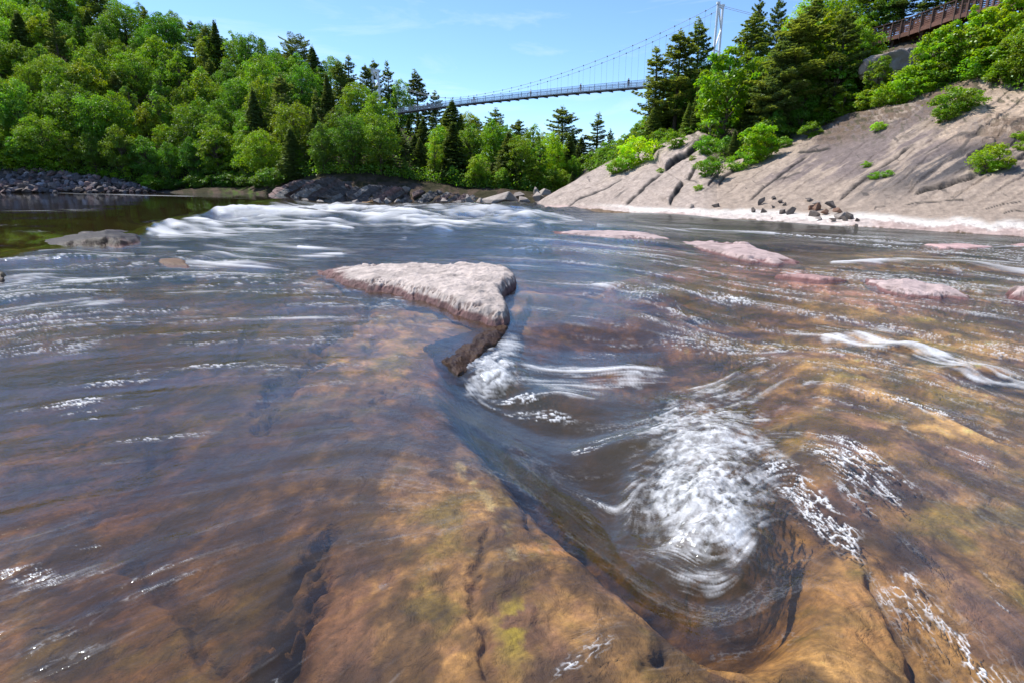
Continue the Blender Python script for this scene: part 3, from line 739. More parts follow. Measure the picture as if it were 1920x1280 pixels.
# ---- layered outcrops on the far bank
def outcrop(name, label, u0, u1, ytop, ybot, Y0, seed):
    us = np.arange(u0, u1 + .1, .8); vs_ = np.linspace(0, 1, 90)
    UU = us[None, :] + 0 * vs_[:, None]
    top = np.interp(us, *ytop); bot = np.interp(us, *ybot)
    VV = bot[None, :] + (top - bot)[None, :] * vs_[:, None]
    YY = Y0 + 7 * vs_[:, None] + 0 * UU
    endt = np.minimum(ss(UU, u0, u0 + 14), 1 - ss(UU, u1 - 14, u1))
    p = at(UU, VV, YY)
    qq = VV + .62 * UU + 6 * (fbm(UU / 30, VV / 30, seed, 3) - .5)
    k = qq / 5.2; ki = np.floor(k); fr_ = k - ki
    hh = _h(ki.astype(int), 0 * ki.astype(int), seed)
    joint = np.floor((UU - .9 * VV) / 38 + hh * 7); h2 = _h(ki.astype(int), joint.astype(int), seed + 3)
    d = 2.2 * (hh - .5) + .8 * (h2 - .5) + .9 * (1 - fr_)
    d += .75 * (fbm(UU / 9, VV / 5, seed + 9, 5, .6) - .5)
    p[..., 1] -= (d * 1.0) * endt * ss(VV, bot[None, :] + 1, bot[None, :] - 5)
    p[..., 2] += .35 * d * endt
    p[..., 1] += (1 - endt) * 5
    col = np.zeros(UU.shape + (3,)) + np.array([.105, .098, .094])
    col = mixc(col, [.24, .225, .205], ss(h2, .45, .55) * ss(hh, .3, .6))
    col = mixc(col, [.22, .15, .13], ss(_h(ki.astype(int), 0 * joint.astype(int), seed + 5), .80, .9))
    col *= (.35 + 1.3 * fbm(UU / 5, VV / 3, seed + 4, 5, .6))[..., None]
    # a back so the rock is solid
    back = p[-1:].copy(); back[..., 1] += 6; back[..., 2] -= 1
    low = p[:1].copy(); low[..., 2] -= 2
    p = np.concatenate([low, p, back], 0); col = np.concatenate([col[:1], col, col[-1:]], 0)
    o = link(name, grid_mesh(name, p, dict(albedo=np.clip(col, .01, .8)), M_ROCK, smooth=False))
    return tag(o, label, 'rock outcrop', 'layered rocks on the far bank')
outcrop('rock_outcrop', 'dark tilted rock layers, leftmost on the far bank, below the pale green maple', 500, 655, ([500, 530, 570, 610, 655], [374, 362, 342, 333, 342]), ([500, 655], [378, 382]), 86, 900)
outcrop('rock_outcrop', 'dark grey slanting rock layers above the orange log, under the evergreens', 640, 775, ([640, 680, 720, 760, 775], [350, 356, 348, 352, 362]), ([640, 775], [381, 382]), 86, 920)
outcrop('rock_outcrop', 'shaded low rock face half hidden by trees at the middle of the far bank', 765, 905, ([765, 810, 850, 905], [366, 362, 366, 373]), ([765, 905], [382, 384]), 87, 940)

# ================================================================== loose rocks
def rock_mesh(name, seed, sub=3, flat=.7, noise=.06, mat=None, cuts=16, cap=1.25):
    r = np.random.RandomState(seed)
    bmv = bpy.data.meshes.new(name)
    import bmesh
    bm = bmesh.new(); bmesh.ops.create_icosphere(bm, subdivisions=sub, radius=1)
    co_ = np.array([v.co[:] for v in bm.verts]); co_ /= np.linalg.norm(co_, axis=1, keepdims=True)
    n = r.normal(size=(cuts, 3)); n /= np.linalg.norm(n, axis=1, keepdims=True); dd = r.uniform(.55, .95, cuts)
    dot = co_ @ n.T
    rad = np.min(np.where(dot > .05, dd / np.maximum(dot, .05), 9), axis=1); rad = np.minimum(rad, cap)
    rad *= 1 + noise * (vnoise(co_[:, 0] * 4 + seed, co_[:, 1] * 4 + co_[:, 2] * 5, seed) - .5) * 2
    co_ = co_ * rad[:, None]; co_[:, 2] *= flat; co_[:, 0] *= 1.15
    for v, c_ in zip(bm.verts, co_): v.co = c_
    bm.to_mesh(bmv); bm.free()
    bmv.materials.append(mat); return bmv
def hull_mesh(name, seed, npts, mat, flat=.8):
    import bmesh
    r = np.random.RandomState(seed); bm = bmesh.new()
    q = r.normal(size=(npts, 3)); q /= np.linalg.norm(q, axis=1, keepdims=True); q *= r.uniform(.75, 1.15, (npts, 1)); q[:, 2] *= flat; q[:, 2] += .1
    for c_ in q: bm.verts.new(c_)
    bmesh.ops.convex_hull(bm, input=bm.verts)
    loose = [v for v in bm.verts if not v.link_faces]
    if loose: bmesh.ops.delete(bm, geom=loose, context='VERTS')
    bmesh.ops.bevel(bm, geom=bm.edges[:], offset=.035, segments=1, affect='EDGES')
    bmesh.ops.recalc_face_normals(bm, faces=bm.faces[:])
    me = bpy.data.meshes.new(name); bm.to_mesh(me); bm.free(); me.materials.append(mat); return me
def rock_mat(name, base, dark, rough=.85):
    t = NT(name); co = t.obj_co(); na = t.noise(co, 2.6, 7, .68, .3); nb = t.noise(co, 14, 5, .7)
    oi = t.n('ShaderNodeObjectInfo')
    c = t.ramp(na, [(.3, dark), (.68, base)])
    c = t.mix(1.0, c, oi.outputs['Color'], 'MULTIPLY')
    return t.done(t.pbr(c, rough, t.bump(nb, .5, .06, t.bump(na, .7, .15)), spec=.3))
M_BOULD = rock_mat('boulder_stone', (.16, .135, .13), (.07, .058, .06))
M_SLAB = rock_mat('slab_stone', (.40, .36, .32), (.24, .20, .17))
bm_ = [rock_mesh('boulder', 40 + i, 3, random.uniform(.6, .85), .05, M_BOULD) for i in range(7)]
sm_ = [hull_mesh('stone_block', 170 + i, [9, 8, 10, 9, 12, 8, 11][i], M_SLAB, .85) for i in range(7)]
bm_ += [hull_mesh('boulder', 190 + i, 15 + i, M_BOULD, .8) for i in range(6)]

def put_rock(name, me, p, s, label, cat, group=None, col=None, rz=None, sq=(1, 1, 1), tilt=.25):
    o = link(name, me); o.location = p
    o.rotation_euler = (random.uniform(-tilt, tilt), random.uniform(-tilt, tilt), random.uniform(0, 6.3) if rz is None else rz)
    o.scale = (s * sq[0], s * sq[1], s * sq[2]); tag(o, label, cat, group)
    if col: o.color = (*col, 1)
    return o
# heap of boulders on the left bank
specials = {(178, 349): ('large rounded grey boulder at the waterline in the middle of the left heap', 13, (1.5, 1.45, 1.4)),
            (78, 347): ('pale blue-grey boulder near the waterline in the left heap', 12, (2.6, 2.8, 3.0)),
            (5, 350): ('reddish brown flat-sided boulder at the left edge of the heap', 13, (1.7, 1.2, 1.1)),
            (125, 356): ('low grey boulder touching the pool at the foot of the heap', 9, (1.8, 1.7, 1.6)),
            (50, 326): ('white-topped boulder at the top left of the heap', 8, (4.2, 4.2, 4.0)),
            (250, 358): ('long tan slab lying at the right foot of the heap', 12, (2.4, 2.0, 1.7)),
            (140, 352): ('wide dark boulder leaning beside the large rounded one', 13, (.9, .85, .9))}
hp = []
topv = lambda u: np.interp(u, [-160, 0, 60, 180, 240, 292], [316, 320, 319, 331, 342, 358])
def heap_at(u, v):
    Y = np.interp(v, [topv(u), 363], [117.5, 110.5]); return at(u, v, Y)
for (u, v), (lb, sz, colr) in specials.items():
    p = heap_at(u, v); put_rock('boulder', random.choice(bm_), p, sz / 1067 * 113 * .62, lb, 'boulder', 'boulders heaped on the left bank', colr, tilt=.15); hp.append((u, v, sz * .5))
n_b = 0; tries = 0
while n_b < 270 and tries < 30000:
    tries += 1
    u = random.uniform(-110, 294); tv = topv(u)
    v = random.uniform(tv, 361)
    sz = random.choice([7, 8, 9, 10, 11, 13, 15]) * np.interp(u, [150, 290], [1, .62])
    if any((u - a) ** 2 + ((v - b) * 1.5) ** 2 < (.42 * (sz * .6 + c_)) ** 2 * 1.3 for a, b, c_ in hp): continue
    hp.append((u, v, sz * .55)); n_b += 1
    g = random.uniform(.6, 1.5); tn = random.choice([(1, 1, 1), (1.25, .95, .9), (1, 1.03, 1.12), (1.1, 1.0, .9)])
    if random.random() < .09: g = random.uniform(2.0, 3.4)
    put_rock('boulder', random.choice(bm_), heap_at(u, v), sz / 1067 * 113 * .62, 'ordinary smaller boulder packed in the heap on the left bank', 'boulder', 'boulders heaped on the left bank', tuple(g * q_ for q_ in tn), tilt=.6)

# slabs between the far bank and the rock slope, and blocks at the slope's foot
slabs = [(832,380,22,9,'small pointed grey rock beside the thin upright stump on the far shore'),(857,384,26,10,'flat grey slab left of centre on the far shore'),(876,380,26,14,'rounded pale slab next to the pointed grey rock'),(902,383,22,12,'small pale block between the rounded slab and the long ramp rock'),
 (945,378,72,24,'long pale ramp-shaped rock, biggest on the far shore'),(968,370,30,12,'dark-notched slab on top of the long ramp rock'),(985,380,30,16,'grey block right of the dark triangular hollow'),(1008,378,34,20,'broken pale slab against the foot of the slope'),(1012,384,20,10,'dark-sided block at the foot of the broken pale slab'),
 (1003,362,18,10,'tan upright rock above the broken slabs'),(1020,366,30,12,'pale slab leaning up to the little conical tree'),(520,377,24,6,'pale flat stone at the left end of the far shore'),(545,379,26,9,'whitish angular stones at the foot of the left rock layers'),(575,380,24,9,'grey block at the foot of the left rock layers'),(600,381,22,8,'rounded stone midway along the foot of the rock layers'),
 (707,379,16,8,'pale block right of the orange log'),(725,380,18,8,'pale wedge of rock below the slanting layers'),(745,379,14,6,'small tan stone below the slanting layers'),(668,380,14,7,'small grey stone left of the orange log'),(674,391,14,6,'dark round stone poking out of the white rapids')]
for i, (u, v, wpx, hpx, lb) in enumerate(slabs):
    Y = 85 if v > 372 else 89
    if u == 674: Y = 62
    k = Y / 1067
    p = at(u, v, Y); put_rock('shore_rock', sm_[i % 7], p, k, lb, 'rock', 'slabs along the far shore', (.62, .6, .6) if u in (1012, 968) else ((.35, .33, .33) if u == 674 else (1.0, .97, .95)), rz=random.uniform(-.5, .5), sq=(wpx * .56, wpx * .45, hpx * 1.05), tilt=.2)
blocks = [(1426,379,10,12,'pointed dark block, leftmost of the high ones at the foot of the slope'),(1452,373,8,5,'small dark wedge above the row of blocks'),(1463,379,7,7,'small dark pointed block with a pale side'),(1470,384,6,5,'tiny wedge just below the dark pointed block'),
 (1412,395,8,8,'small dark block low on the white shelf'),(1430,397,9,7,'small grey block beside the low dark block'),(1468,398,9,8,'small black block left of the long black one'),(1485,398,18,10,'long black block lying on the white shelf'),(1516,375,16,5,'thin dark slab lying flat above the broken pile'),
 (1530,381,12,7,'grey block on top of the broken pile'),(1533,391,15,10,'rust brown block inside the broken pile'),(1527,402,18,9,'dark brown block at the foot of the broken pile'),(1555,386,15,13,'large dark pyramid block right of the broken pile'),(1522,390,14,8,'pale chipped block left of the rust brown one'),
 (1548,399,14,8,'pale split block between the brown block and the pyramid'),(1569,398,15,9,'brownish block right of the split block'),(1575,407,22,9,'wide pale slab in the right part of the pile'),(1592,408,12,10,'dark sharp block near the right end of the pile'),(1585,412,14,6,'dark flat block under the wide pale slab'),(1606,414,6,6,'last small dark block at the right end of the pile'),
 (1604,423,5,6,'tiny black stone at the water edge below the pile'),(1560,414,14,5,'flat pale slab at the water side of the pile'),(1536,412,12,5,'low pale chip of rock near the water'),(1342,386,12,8,'pale wedge with a dark side, farthest left of the shore blocks'),(1298,388,10,6,'small grey wedge on the left part of the white shelf'),(1450,388,6,5,'small lone stone between the wedges and the long black block'),(1448,410,5,3,'speck-like stone on the pink edge')]
for i, (u, v, wpx, hpx, lb) in enumerate(blocks):
    p = slope_pt(u, v + hpx * .35); k = p[1] / 1067
    dk = any(w_ in lb for w_ in ('dark', 'black')); br = 'brown' in lb
    colr = (.40, .38, .375) if dk else ((.75, .5, .38) if br else (1.1, 1.05, 1.0))  # dark blocks: the shade on their faces is put into the tint
    put_rock('stone_block', sm_[(i * 3) % 7], p + np.array([0, 0, hpx * k * .25]), k, lb, 'rock', 'stone blocks at the foot of the slope', colr, sq=(wpx * .78, wpx * .6, hpx * 1.2), tilt=.45)

# ---- rocks standing in the river (height fields over their own outline)
M_PINK = None
def river_rock(name, label, outline, hmax, edge_px, res=(260, 150), seed=1, col_top=(.62, .52, .48), col_low=(.30, .135, .125), pits=.02, lvl=None, group=None, wet=.10, mat=None):
    O = np.array(outline, float)
    u0, u1 = O[:, 0].min() - 6, O[:, 0].max() + 6; v0, v1 = O[:, 1].min() - 4, O[:, 1].max() + 6
    us = np.linspace(u0, u1, res[0]); vs_ = np.linspace(v1, v0, res[1])
    UU, VV = np.meshgrid(us, vs_)
    p = on_water(UU, VV)
    hm0 = float(np.mean(hmax(UU, VV) if callable(hmax) else hmax)); jf = min(3 / max(.3, hm0 * 4), 30 / float(p[..., 1].mean()))
    UUj = UU + 16 * (fbm(p[..., 0] * jf, p[..., 1] * jf, seed, 3) - .5); VVj = VV + np.minimum(12, .28 * (v1 - v0)) * (fbm(p[..., 0] * jf * 1.2, p[..., 1] * jf * .8, seed + 3, 3) - .5)
    ins = poly_mask(UUj, VVj, outline)
    d, _, _ = pl_dist(UUj, VVj, list(outline) + [outline[0]], 1.8)
    sd_ = np.where(ins, d, -d)
    hm = hmax(UU, VV) if callable(hmax) else hmax
    ed = edge_px(UU, VV) if callable(edge_px) else edge_px
    k = np.clip(sd_ / ed, -1, 1)
    sc_n = 1 / max(.08, float(np.mean(hm)))
    h = hm * np.where(k > 0, 1 - (1 - k) ** 2.2, k * 1.2)
    X, Y = p[..., 0], p[..., 1]
    fr1 = min(1 / max(.10, float(np.mean(hm)) * .9), 42 / float(Y.mean()))
    h = h * (.86 + .3 * fbm(X * fr1, Y * fr1, seed + 5, 4))
    pt_ = ridged(X * fr1 * 3.0, Y * fr1 * 2.2, seed + 9, 2)
    steep = 1 - ss(k, .45, .9) * .9
    h += np.where(k > 0, 1, 0) * pits * (pt_ - .6) * steep * (1 - ss(k, .5, .8)) * 2.0 + np.where(k > 0, 1, 0) * hm * .20 * (ridged(X * fr1 * 1.1, Y * fr1 * .9, seed + 41, 2) - .62) + pits * .25 * (fbm(X * fr1 * 6, Y * fr1 * 6, seed + 12, 1) - .5) * steep
    p = p.copy(); base = p[..., 2].copy() + (lvl or 0)
    p[..., 2] = base + h
    hn = h / np.mean(hm)
    n_ = fbm(X * fr1 * 2, Y * fr1 * 2, seed + 20, 5, .6)
    c = np.zeros(UU.shape + (3,)) + np.array(col_top)
    c = mixc(c, [q_ * .62 for q_ in col_top], ss(fbm(X * fr1 * .8, Y * fr1 * .6, seed + 50, 4), .48, .66) * .7)
    c = mixc(c, col_low, (1 - ss(hn + .35 * (n_ - .5), wet, wet + .28)))
    c = mixc(c, [.10, .045, .04], (1 - ss(hn + .2 * (n_ - .5), .0, .12)) * .7)
    c = mixc(c, [.12, .08, .07], ss(.60 - pt_, 0, .22) * steep * .8 * ss(hn, .0, .3))
    c *= (.58 + .72 * n_)[..., None] * (.85 + .3 * fbm(X * fr1 * 12, Y * fr1 * 12, seed + 30, 3))[..., None]
    keep = sd_ > -5
    o = link(name, grid_mesh(name, p, dict(albedo=np.clip(c, .01, .85)), mat or M_PK, keep=keep))
    return tag(o, label, 'rock', group)
t = NT('pink_stone'); co = t.obj_co(); na = t.noise(co, 16, 8, .7, .2); nb = t.noise(co, 75, 4, .7)
c = t.mix(.5, t.attr('albedo', False), t.ramp(na, [(.25, (.3, .28, .28)), (.5, (.5, .5, .5)), (.78, (.68, .68, .66))]), 'OVERLAY')
M_PK = t.done(t.pbr(c, .8, t.bump(nb, .5, .008, t.bump(na, .8, .03)), spec=.3))

t = NT('wet_stone'); co = t.obj_co(); na = t.noise(co, 9, 8, .7, .4)
c = t.mix(.6, t.attr('albedo', False), t.ramp(na, [(.25, (.15, .15, .15)), (.5, (.5, .5, .5)), (.8, (.8, .78, .72))]), 'OVERLAY')
M_WET = t.done(t.pbr(c, .5, t.bump(na, .7, .04), spec=.12))
# the big boulder
def hm_big(U_, V_):
    a = np.interp(U_, [590, 640, 700, 760, 850, 900, 945, 968], [.03, .10, .17, .20, .235, .25, .23, .15])
    return a * (1 - .12 * ss(V_, 535, 606))
def ed_big(U_, V_): return np.interp(U_, [590, 680, 760, 860, 930, 968], [16, 22, 28, 26, 20, 10]) * np.interp(V_, [500, 520, 545], [.45, .7, .85])
river_rock('river_boulder', 'large pale pink boulder with a pitted front, highest rock standing in the river', [(590,511),(612,507),(660,505),(720,506),(800,507),(860,509),(920,513),(950,517),(966,527),(966,541),(950,549),(944,562),(950,580),(958,600),(948,610),(930,612),(905,606),(880,604),(850,592),(833,578),(800,570),(772,568),(752,556),(720,546),(690,546),(664,538),(640,530),(618,518)],
  hm_big, ed_big, (620, 380), 501, (.49, .41, .36), (.16, .085, .078), .026, wet=.42)
river_rock('river_ledge', 'flat pink ledge farthest back, right of the rapids', [(1040,437),(1080,434),(1140,436),(1200,438),(1250,446),(1262,450),(1200,450),(1150,449),(1090,444)], lambda a, b: np.interp(a, [1040, 1090, 1200, 1262], [.03, .09, .10, .03]), 4, (320, 90), 511, (.44, .335, .31), (.20, .105, .10), .009, wet=.34, group='pink ledges in the river')
river_rock('river_ledge', 'long pink ledge sloping down to the right, behind the shallow brown rapids', [(1262,454),(1300,453),(1360,458),(1400,462),(1440,474),(1480,486),(1502,495),(1460,495),(1400,490),(1362,482),(1330,472),(1290,462)], lambda a, b: np.interp(a, [1262, 1340, 1400, 1440, 1502], [.03, .09, .13, .09, .02]), 6, (340, 130), 521, (.43, .32, .295), (.19, .095, .09), .009, wet=.34, group='pink ledges in the river')
river_rock('river_ledge', 'twin-humped pink ledge near the right edge beside the foaming side channel', [(1618,524),(1660,528),(1700,530),(1740,536),(1780,544),(1812,556),(1822,566),(1770,563),(1700,556),(1655,545),(1630,534)], lambda a, b: np.interp(a, [1618, 1690, 1735, 1765, 1822], [.03, .12, .07, .10, .02]), 8, (300, 130), 531, (.47, .36, .335), (.20, .10, .095), .009, wet=.34, group='pink ledges in the river')
river_rock('river_ledge', 'pink rock cut off by the right edge of the photo', [(1880,556),(1905,552),(1950,548),(2010,556),(2030,572),(1960,570),(1915,565)], .17, 8, (160, 90), 541, (.47, .36, .335), (.20, .10, .095), .009, wet=.34, group='pink ledges in the river')
river_rock('river_ledge', 'thin pale pink ledge just breaking the surface before the right bank', [(1720,462),(1760,460),(1830,463),(1885,466),(1830,470),(1760,469)], .09, 4, (260, 60), 551, (.50, .33, .31), (.32, .16, .155), .009, wet=.34, group='pink ledges in the river')
river_rock('river_ledge', 'sliver of pink ledge at the right edge under the white shelf', [(1890,463),(1925,461),(1990,463),(1960,470),(1910,469)], .10, 4, (120, 50), 553, (.50, .33, .31), (.32, .16, .155), .007, group='pink ledges in the river')
river_rock('river_ledge', 'low reddish ledge tips in the shallows between the long ledge and the twin-humped one', [(1455,515),(1500,516),(1560,521),(1590,525),(1540,527),(1490,522)], .05, 4, (200, 60), 557, (.36, .22, .20), (.26, .12, .11), .007, group='pink ledges in the river')
river_rock('wet_rock', 'wet dark brown rock at the lip of the calm pool with water sliding over it', [(62,458),(100,452),(160,444),(220,440),(255,442),(268,448),(262,456),(225,461),(160,464),(95,467)], lambda a, b: np.interp(a, [62, 120, 200, 268], [.06, .17, .27, .12]), 10, (300, 110), 561, (.035, .024, .017), (.04, .022, .012), .009, wet=.2, mat=M_WET)
river_rock('wet_rock', 'dark wet rock tip cut off by the left edge of the photo', [(-60,524),(-30,516),(0,518),(14,523),(6,530),(-40,532)], .15, 7, (120, 60), 563, (.08, .065, .035), (.07, .05, .03), .02, mat=M_WET)
river_rock('wet_rock', 'low tan rock awash below the pool, right of the wet brown one', [(290,486),(330,481),(352,489),(350,499),(310,496)], .035, 8, (120, 60), 567, (.14, .08, .04), (.12, .07, .035), .012, mat=M_WET)

river_rock('wet_rock', 'dark wet brown ledge dropping into the chute under the front corner of the big boulder', [(792,640),(820,622),(860,612),(905,604),(950,600),(960,612),(942,634),(912,656),(880,684),(856,694),(838,684),(815,664)], lambda a, b: .012 + .085 * np.exp(-(((120 * (b - 684) + 79 * (a - 838)) / 143.7) / 24) ** 2) * (.55 + .9 * fbm(a / 16, b / 12, 573, 3)), 8, (300, 200), 571, (.045, .022, .009), (.014, .009, .006), .016, lvl=-.088, wet=.5, mat=M_WET)
# driftwood log and upright stump on the far shore
M_LOG = simple_mat('log_wood', (.50, .28, .11), .8, .3, 6)
mb = MB(); a = at(678, 382, 84); b = at(700, 379, 84.6)
n_ = 9; pts = [tuple(a + (b - a) * i / (n_ - 1) + np.array([0, 0, .05 * math.sin(i * 1.3)])) for i in range(n_)]
mb.tube(pts, [.14 + .012 * math.sin(i * 2.1) for i in range(n_)], 8)
mb.tube([pts[6], (pts[6][0] + .25, pts[6][1] - .1, pts[6][2] + .35)], [.06, .03], 6)
tag(mb.build('driftwood_log', M_LOG, smooth=True), 'orange brown driftwood log lying at the waterline of the far bank', 'log')
mb = MB(); a = at(815, 381, 85); mb.tube([a, a + np.array([.05, 0, .35]), a + np.array([-.06, 0, .62])], [.14, .09, .05], 7); mb.tube([a + np.array([0, 0, .2]), a + np.array([.25, 0, .4])], [.05, .03], 5)
tag(mb.build('tree_stump', simple_mat('stump_wood', (.17, .11, .08), .9), smooth=True), 'small upright broken stump left of the pointed grey rock on the far shore', 'stump')
# ================================================================== TREES
def leaf_mat(name, col, hue=.03, trans=.38, val=.35):
    t = NT(name)
    oi = t.n('ShaderNodeObjectInfo'); at_ = t.attr('tint')
    c = t.n('ShaderNodeHueSaturation'); c.inputs['Color'].default_value = (*col, 1)
    h = t.math('ADD', t.math('MULTIPLY', oi.outputs['Random'], hue * .8), t.math('MULTIPLY', at_, hue))
    h = t.math('ADD', h, .5 - hue * .9); t.t.links.new(h, c.inputs['Hue'])
    r2 = t.math('FRACT', t.math('MULTIPLY', oi.outputs['Random'], 7.31))
    v = t.math('ADD', t.math('MULTIPLY', r2, val), t.math('MULTIPLY', at_, .55)); v = t.math('ADD', v, 1 - .27 - val / 2); t.t.links.new(v, c.inputs['Value'])
    cc = t.mix(1.0, c.outputs[0], oi.outputs['Color'], 'MULTIPLY')
    d = t.n('ShaderNodeBsdfDiffuse'); t.t.links.new(cc, d.inputs['Color'])
    tr_ = t.n('ShaderNodeBsdfTranslucent'); tc_ = t.mix(1.0, cc, (1.55, 1.45, .45), 'MULTIPLY'); t.t.links.new(tc_, tr_.inputs['Color'])
    g_ = t.n('ShaderNodeBsdfGlossy'); g_.inputs['Roughness'].default_value = .45; g_.inputs['Color'].default_value = (.8, .85, .8, 1)
    s = t.mixs(trans, d.outputs[0], tr_.outputs[0]); s = t.mixs(.035, s, g_.outputs[0])
    return t.done(s)
M_LEAF = leaf_mat('broad_leaves', (.142, .262, .016), .045, .54)
M_PINE = leaf_mat('pine_needles', (.150, .205, .065), .02, .46, .3)
M_FIRN = leaf_mat('hemlock_needles', (.115, .170, .050), .02, .44, .3)
M_BARK = simple_mat('bark', (.085, .062, .045), .95, .4, 4)
M_DEAD = simple_mat('dead_wood', (.22, .19, .165), .95, .3, 4)

def leaf_mesh(name, C_, Nn, Ln, Wd, mat, r, tint=None):
    """C_ (n,3) centres, Nn (n,3) leaf normals; each leaf a bent two-triangle kite"""
    n = len(C_)
    Nn = Nn / (np.linalg.norm(Nn, axis=1, keepdims=True) + 1e-9)
    a = r.normal(size=(n, 3)); a -= (a * Nn).sum(1, keepdims=True) * Nn; a /= np.linalg.norm(a, axis=1, keepdims=True) + 1e-9
    b = np.cross(Nn, a)
    Ln = (Ln * r.uniform(.7, 1.3, n))[:, None]; Wd = (Wd * r.uniform(.7, 1.3, n))[:, None]
    v = np.stack([C_ - a * Ln / 2, C_ + b * Wd / 2 + a * Ln * .05 + Nn * Wd * .18, C_ + a * Ln / 2, C_ - b * Wd / 2 + a * Ln * .05 + Nn * Wd * .18], 1).reshape(-1, 3)
    me = bpy.data.meshes.new(name)
    me.vertices.add(4 * n); me.loops.add(4 * n); me.polygons.add(n)
    me.vertices.foreach_set('co', v.astype(np.float32).ravel()); me.loops.foreach_set('vertex_index', np.arange(4 * n, dtype=np.int32))
    me.polygons.foreach_set('loop_start', np.arange(0, 4 * n, 4, dtype=np.int32)); me.polygons.foreach_set('loop_total', np.full(n, 4, np.int32))
    me.update()
    at_ = me.attributes.new('tint', 'FLOAT', 'FACE'); at_.data.foreach_set('value', (tint if tint is not None else r.rand(n)).astype(np.float32))
    me.materials.append(mat); return me

def broad(seed, H=12., rad=3.6, base=.16, nclump=64, nleaf=150, leaf=.30, lean=0, airy=1.0, name='crown', mat=None, narrow=False):
    r = np.random.RandomState(seed)
    top = H; zb = H * base; cz = (top + zb) / 2; rz = (top - zb) / 2
    # limbs
    mb = MB(); tips = []
    tw = [(0, 0, 0)]
    for i in range(1, 8):
        tw.append((tw[-1][0] + r.normal() * .10 + lean * .1, tw[-1][1] + r.normal() * .10, H * .86 * i / 7))
    mb.tube([(a, b, c - (.6 if i == 0 else 0)) for i, (a, b, c) in enumerate(tw)], [H * .018 * (1 - .8 * i / 7) + .02 for i in range(8)], 7)
    cl = []
    for i in range(nclump):
        for _ in range(40):
            d = r.normal(size=3); d /= np.linalg.norm(d)
            rr = r.uniform(.35, 1.15) ** .6
            sh = 1 - .25 * max(0, d[2]) * (1.4 if narrow else 1) + .18 * (r.rand() - .5)
            p = np.array([d[0] * rad * rr * sh, d[1] * rad * rr * sh, cz + d[2] * rz * rr * .93])
            wdt = 1.0 if p[2] > zb + rz * .5 else (.55 + .45 * (p[2] - zb) / (rz * .5))
            p[0] *= wdt; p[1] *= wdt
            if not cl or min(np.linalg.norm(p - q_) for q_ in cl) > rad * .27: break
        cl.append(p)
    Cs, Ns, Ts = [], [], []
    for k, p in enumerate(cl):
        cr = rad * r.uniform(.14, .36) * airy
        n = int(nleaf * r.uniform(.7, 1.3))
        g = r.normal(size=(n, 3)); g /= np.linalg.norm(g, axis=1, keepdims=True)
        g[:, 2] = np.abs(g[:, 2]) * r.choice([1, 1, 1, -.6], n)
        rr = r.uniform(.25, 1.05, n) ** .6
        sub = 1 + .35 * np.sin(g[:, 0] * 5 + k) * np.cos(g[:, 1] * 6 + k)
        sq_ = r.uniform(.7, 1.35, 3); c = p + g * (cr * rr * sub)[:, None] * np.array([1.1, 1.1, .75]) * sq_
        c[:, 2] -= .25 * cr * ((c[:, 0] - p[0]) ** 2 + (c[:, 1] - p[1]) ** 2) / cr ** 2
        Cs.append(c); Ns.append(g * .7 + r.normal(size=(n, 3)) * .55 + np.array([0, 0, .45])); Ts.append(np.clip(r.rand() * .65 + r.rand(n) * .35, 0, 1))
        if k % 3 == 0:
            z0 = min(max(p[2] - H * .22, H * .12), H * .8); j = z0 / (H * .86) * 7; j0 = int(min(j, 6)); f = j - j0
            st_ = np.array(tw[j0]) * (1 - f) + np.array(tw[min(j0 + 1, 7)]) * f
            mid = st_ * .45 + p * .55 + np.array([0, 0, -.25])
            mb.tube([st_, mid, p], [H * .0085, H * .0055, .02], 5, cap=False)
    me = leaf_mesh(name, np.concatenate(Cs), np.concatenate(Ns), leaf, leaf * .72, mat or M_LEAF, r, np.concatenate(Ts))
    return me, mb.mesh('trunk', M_BARK, True), H

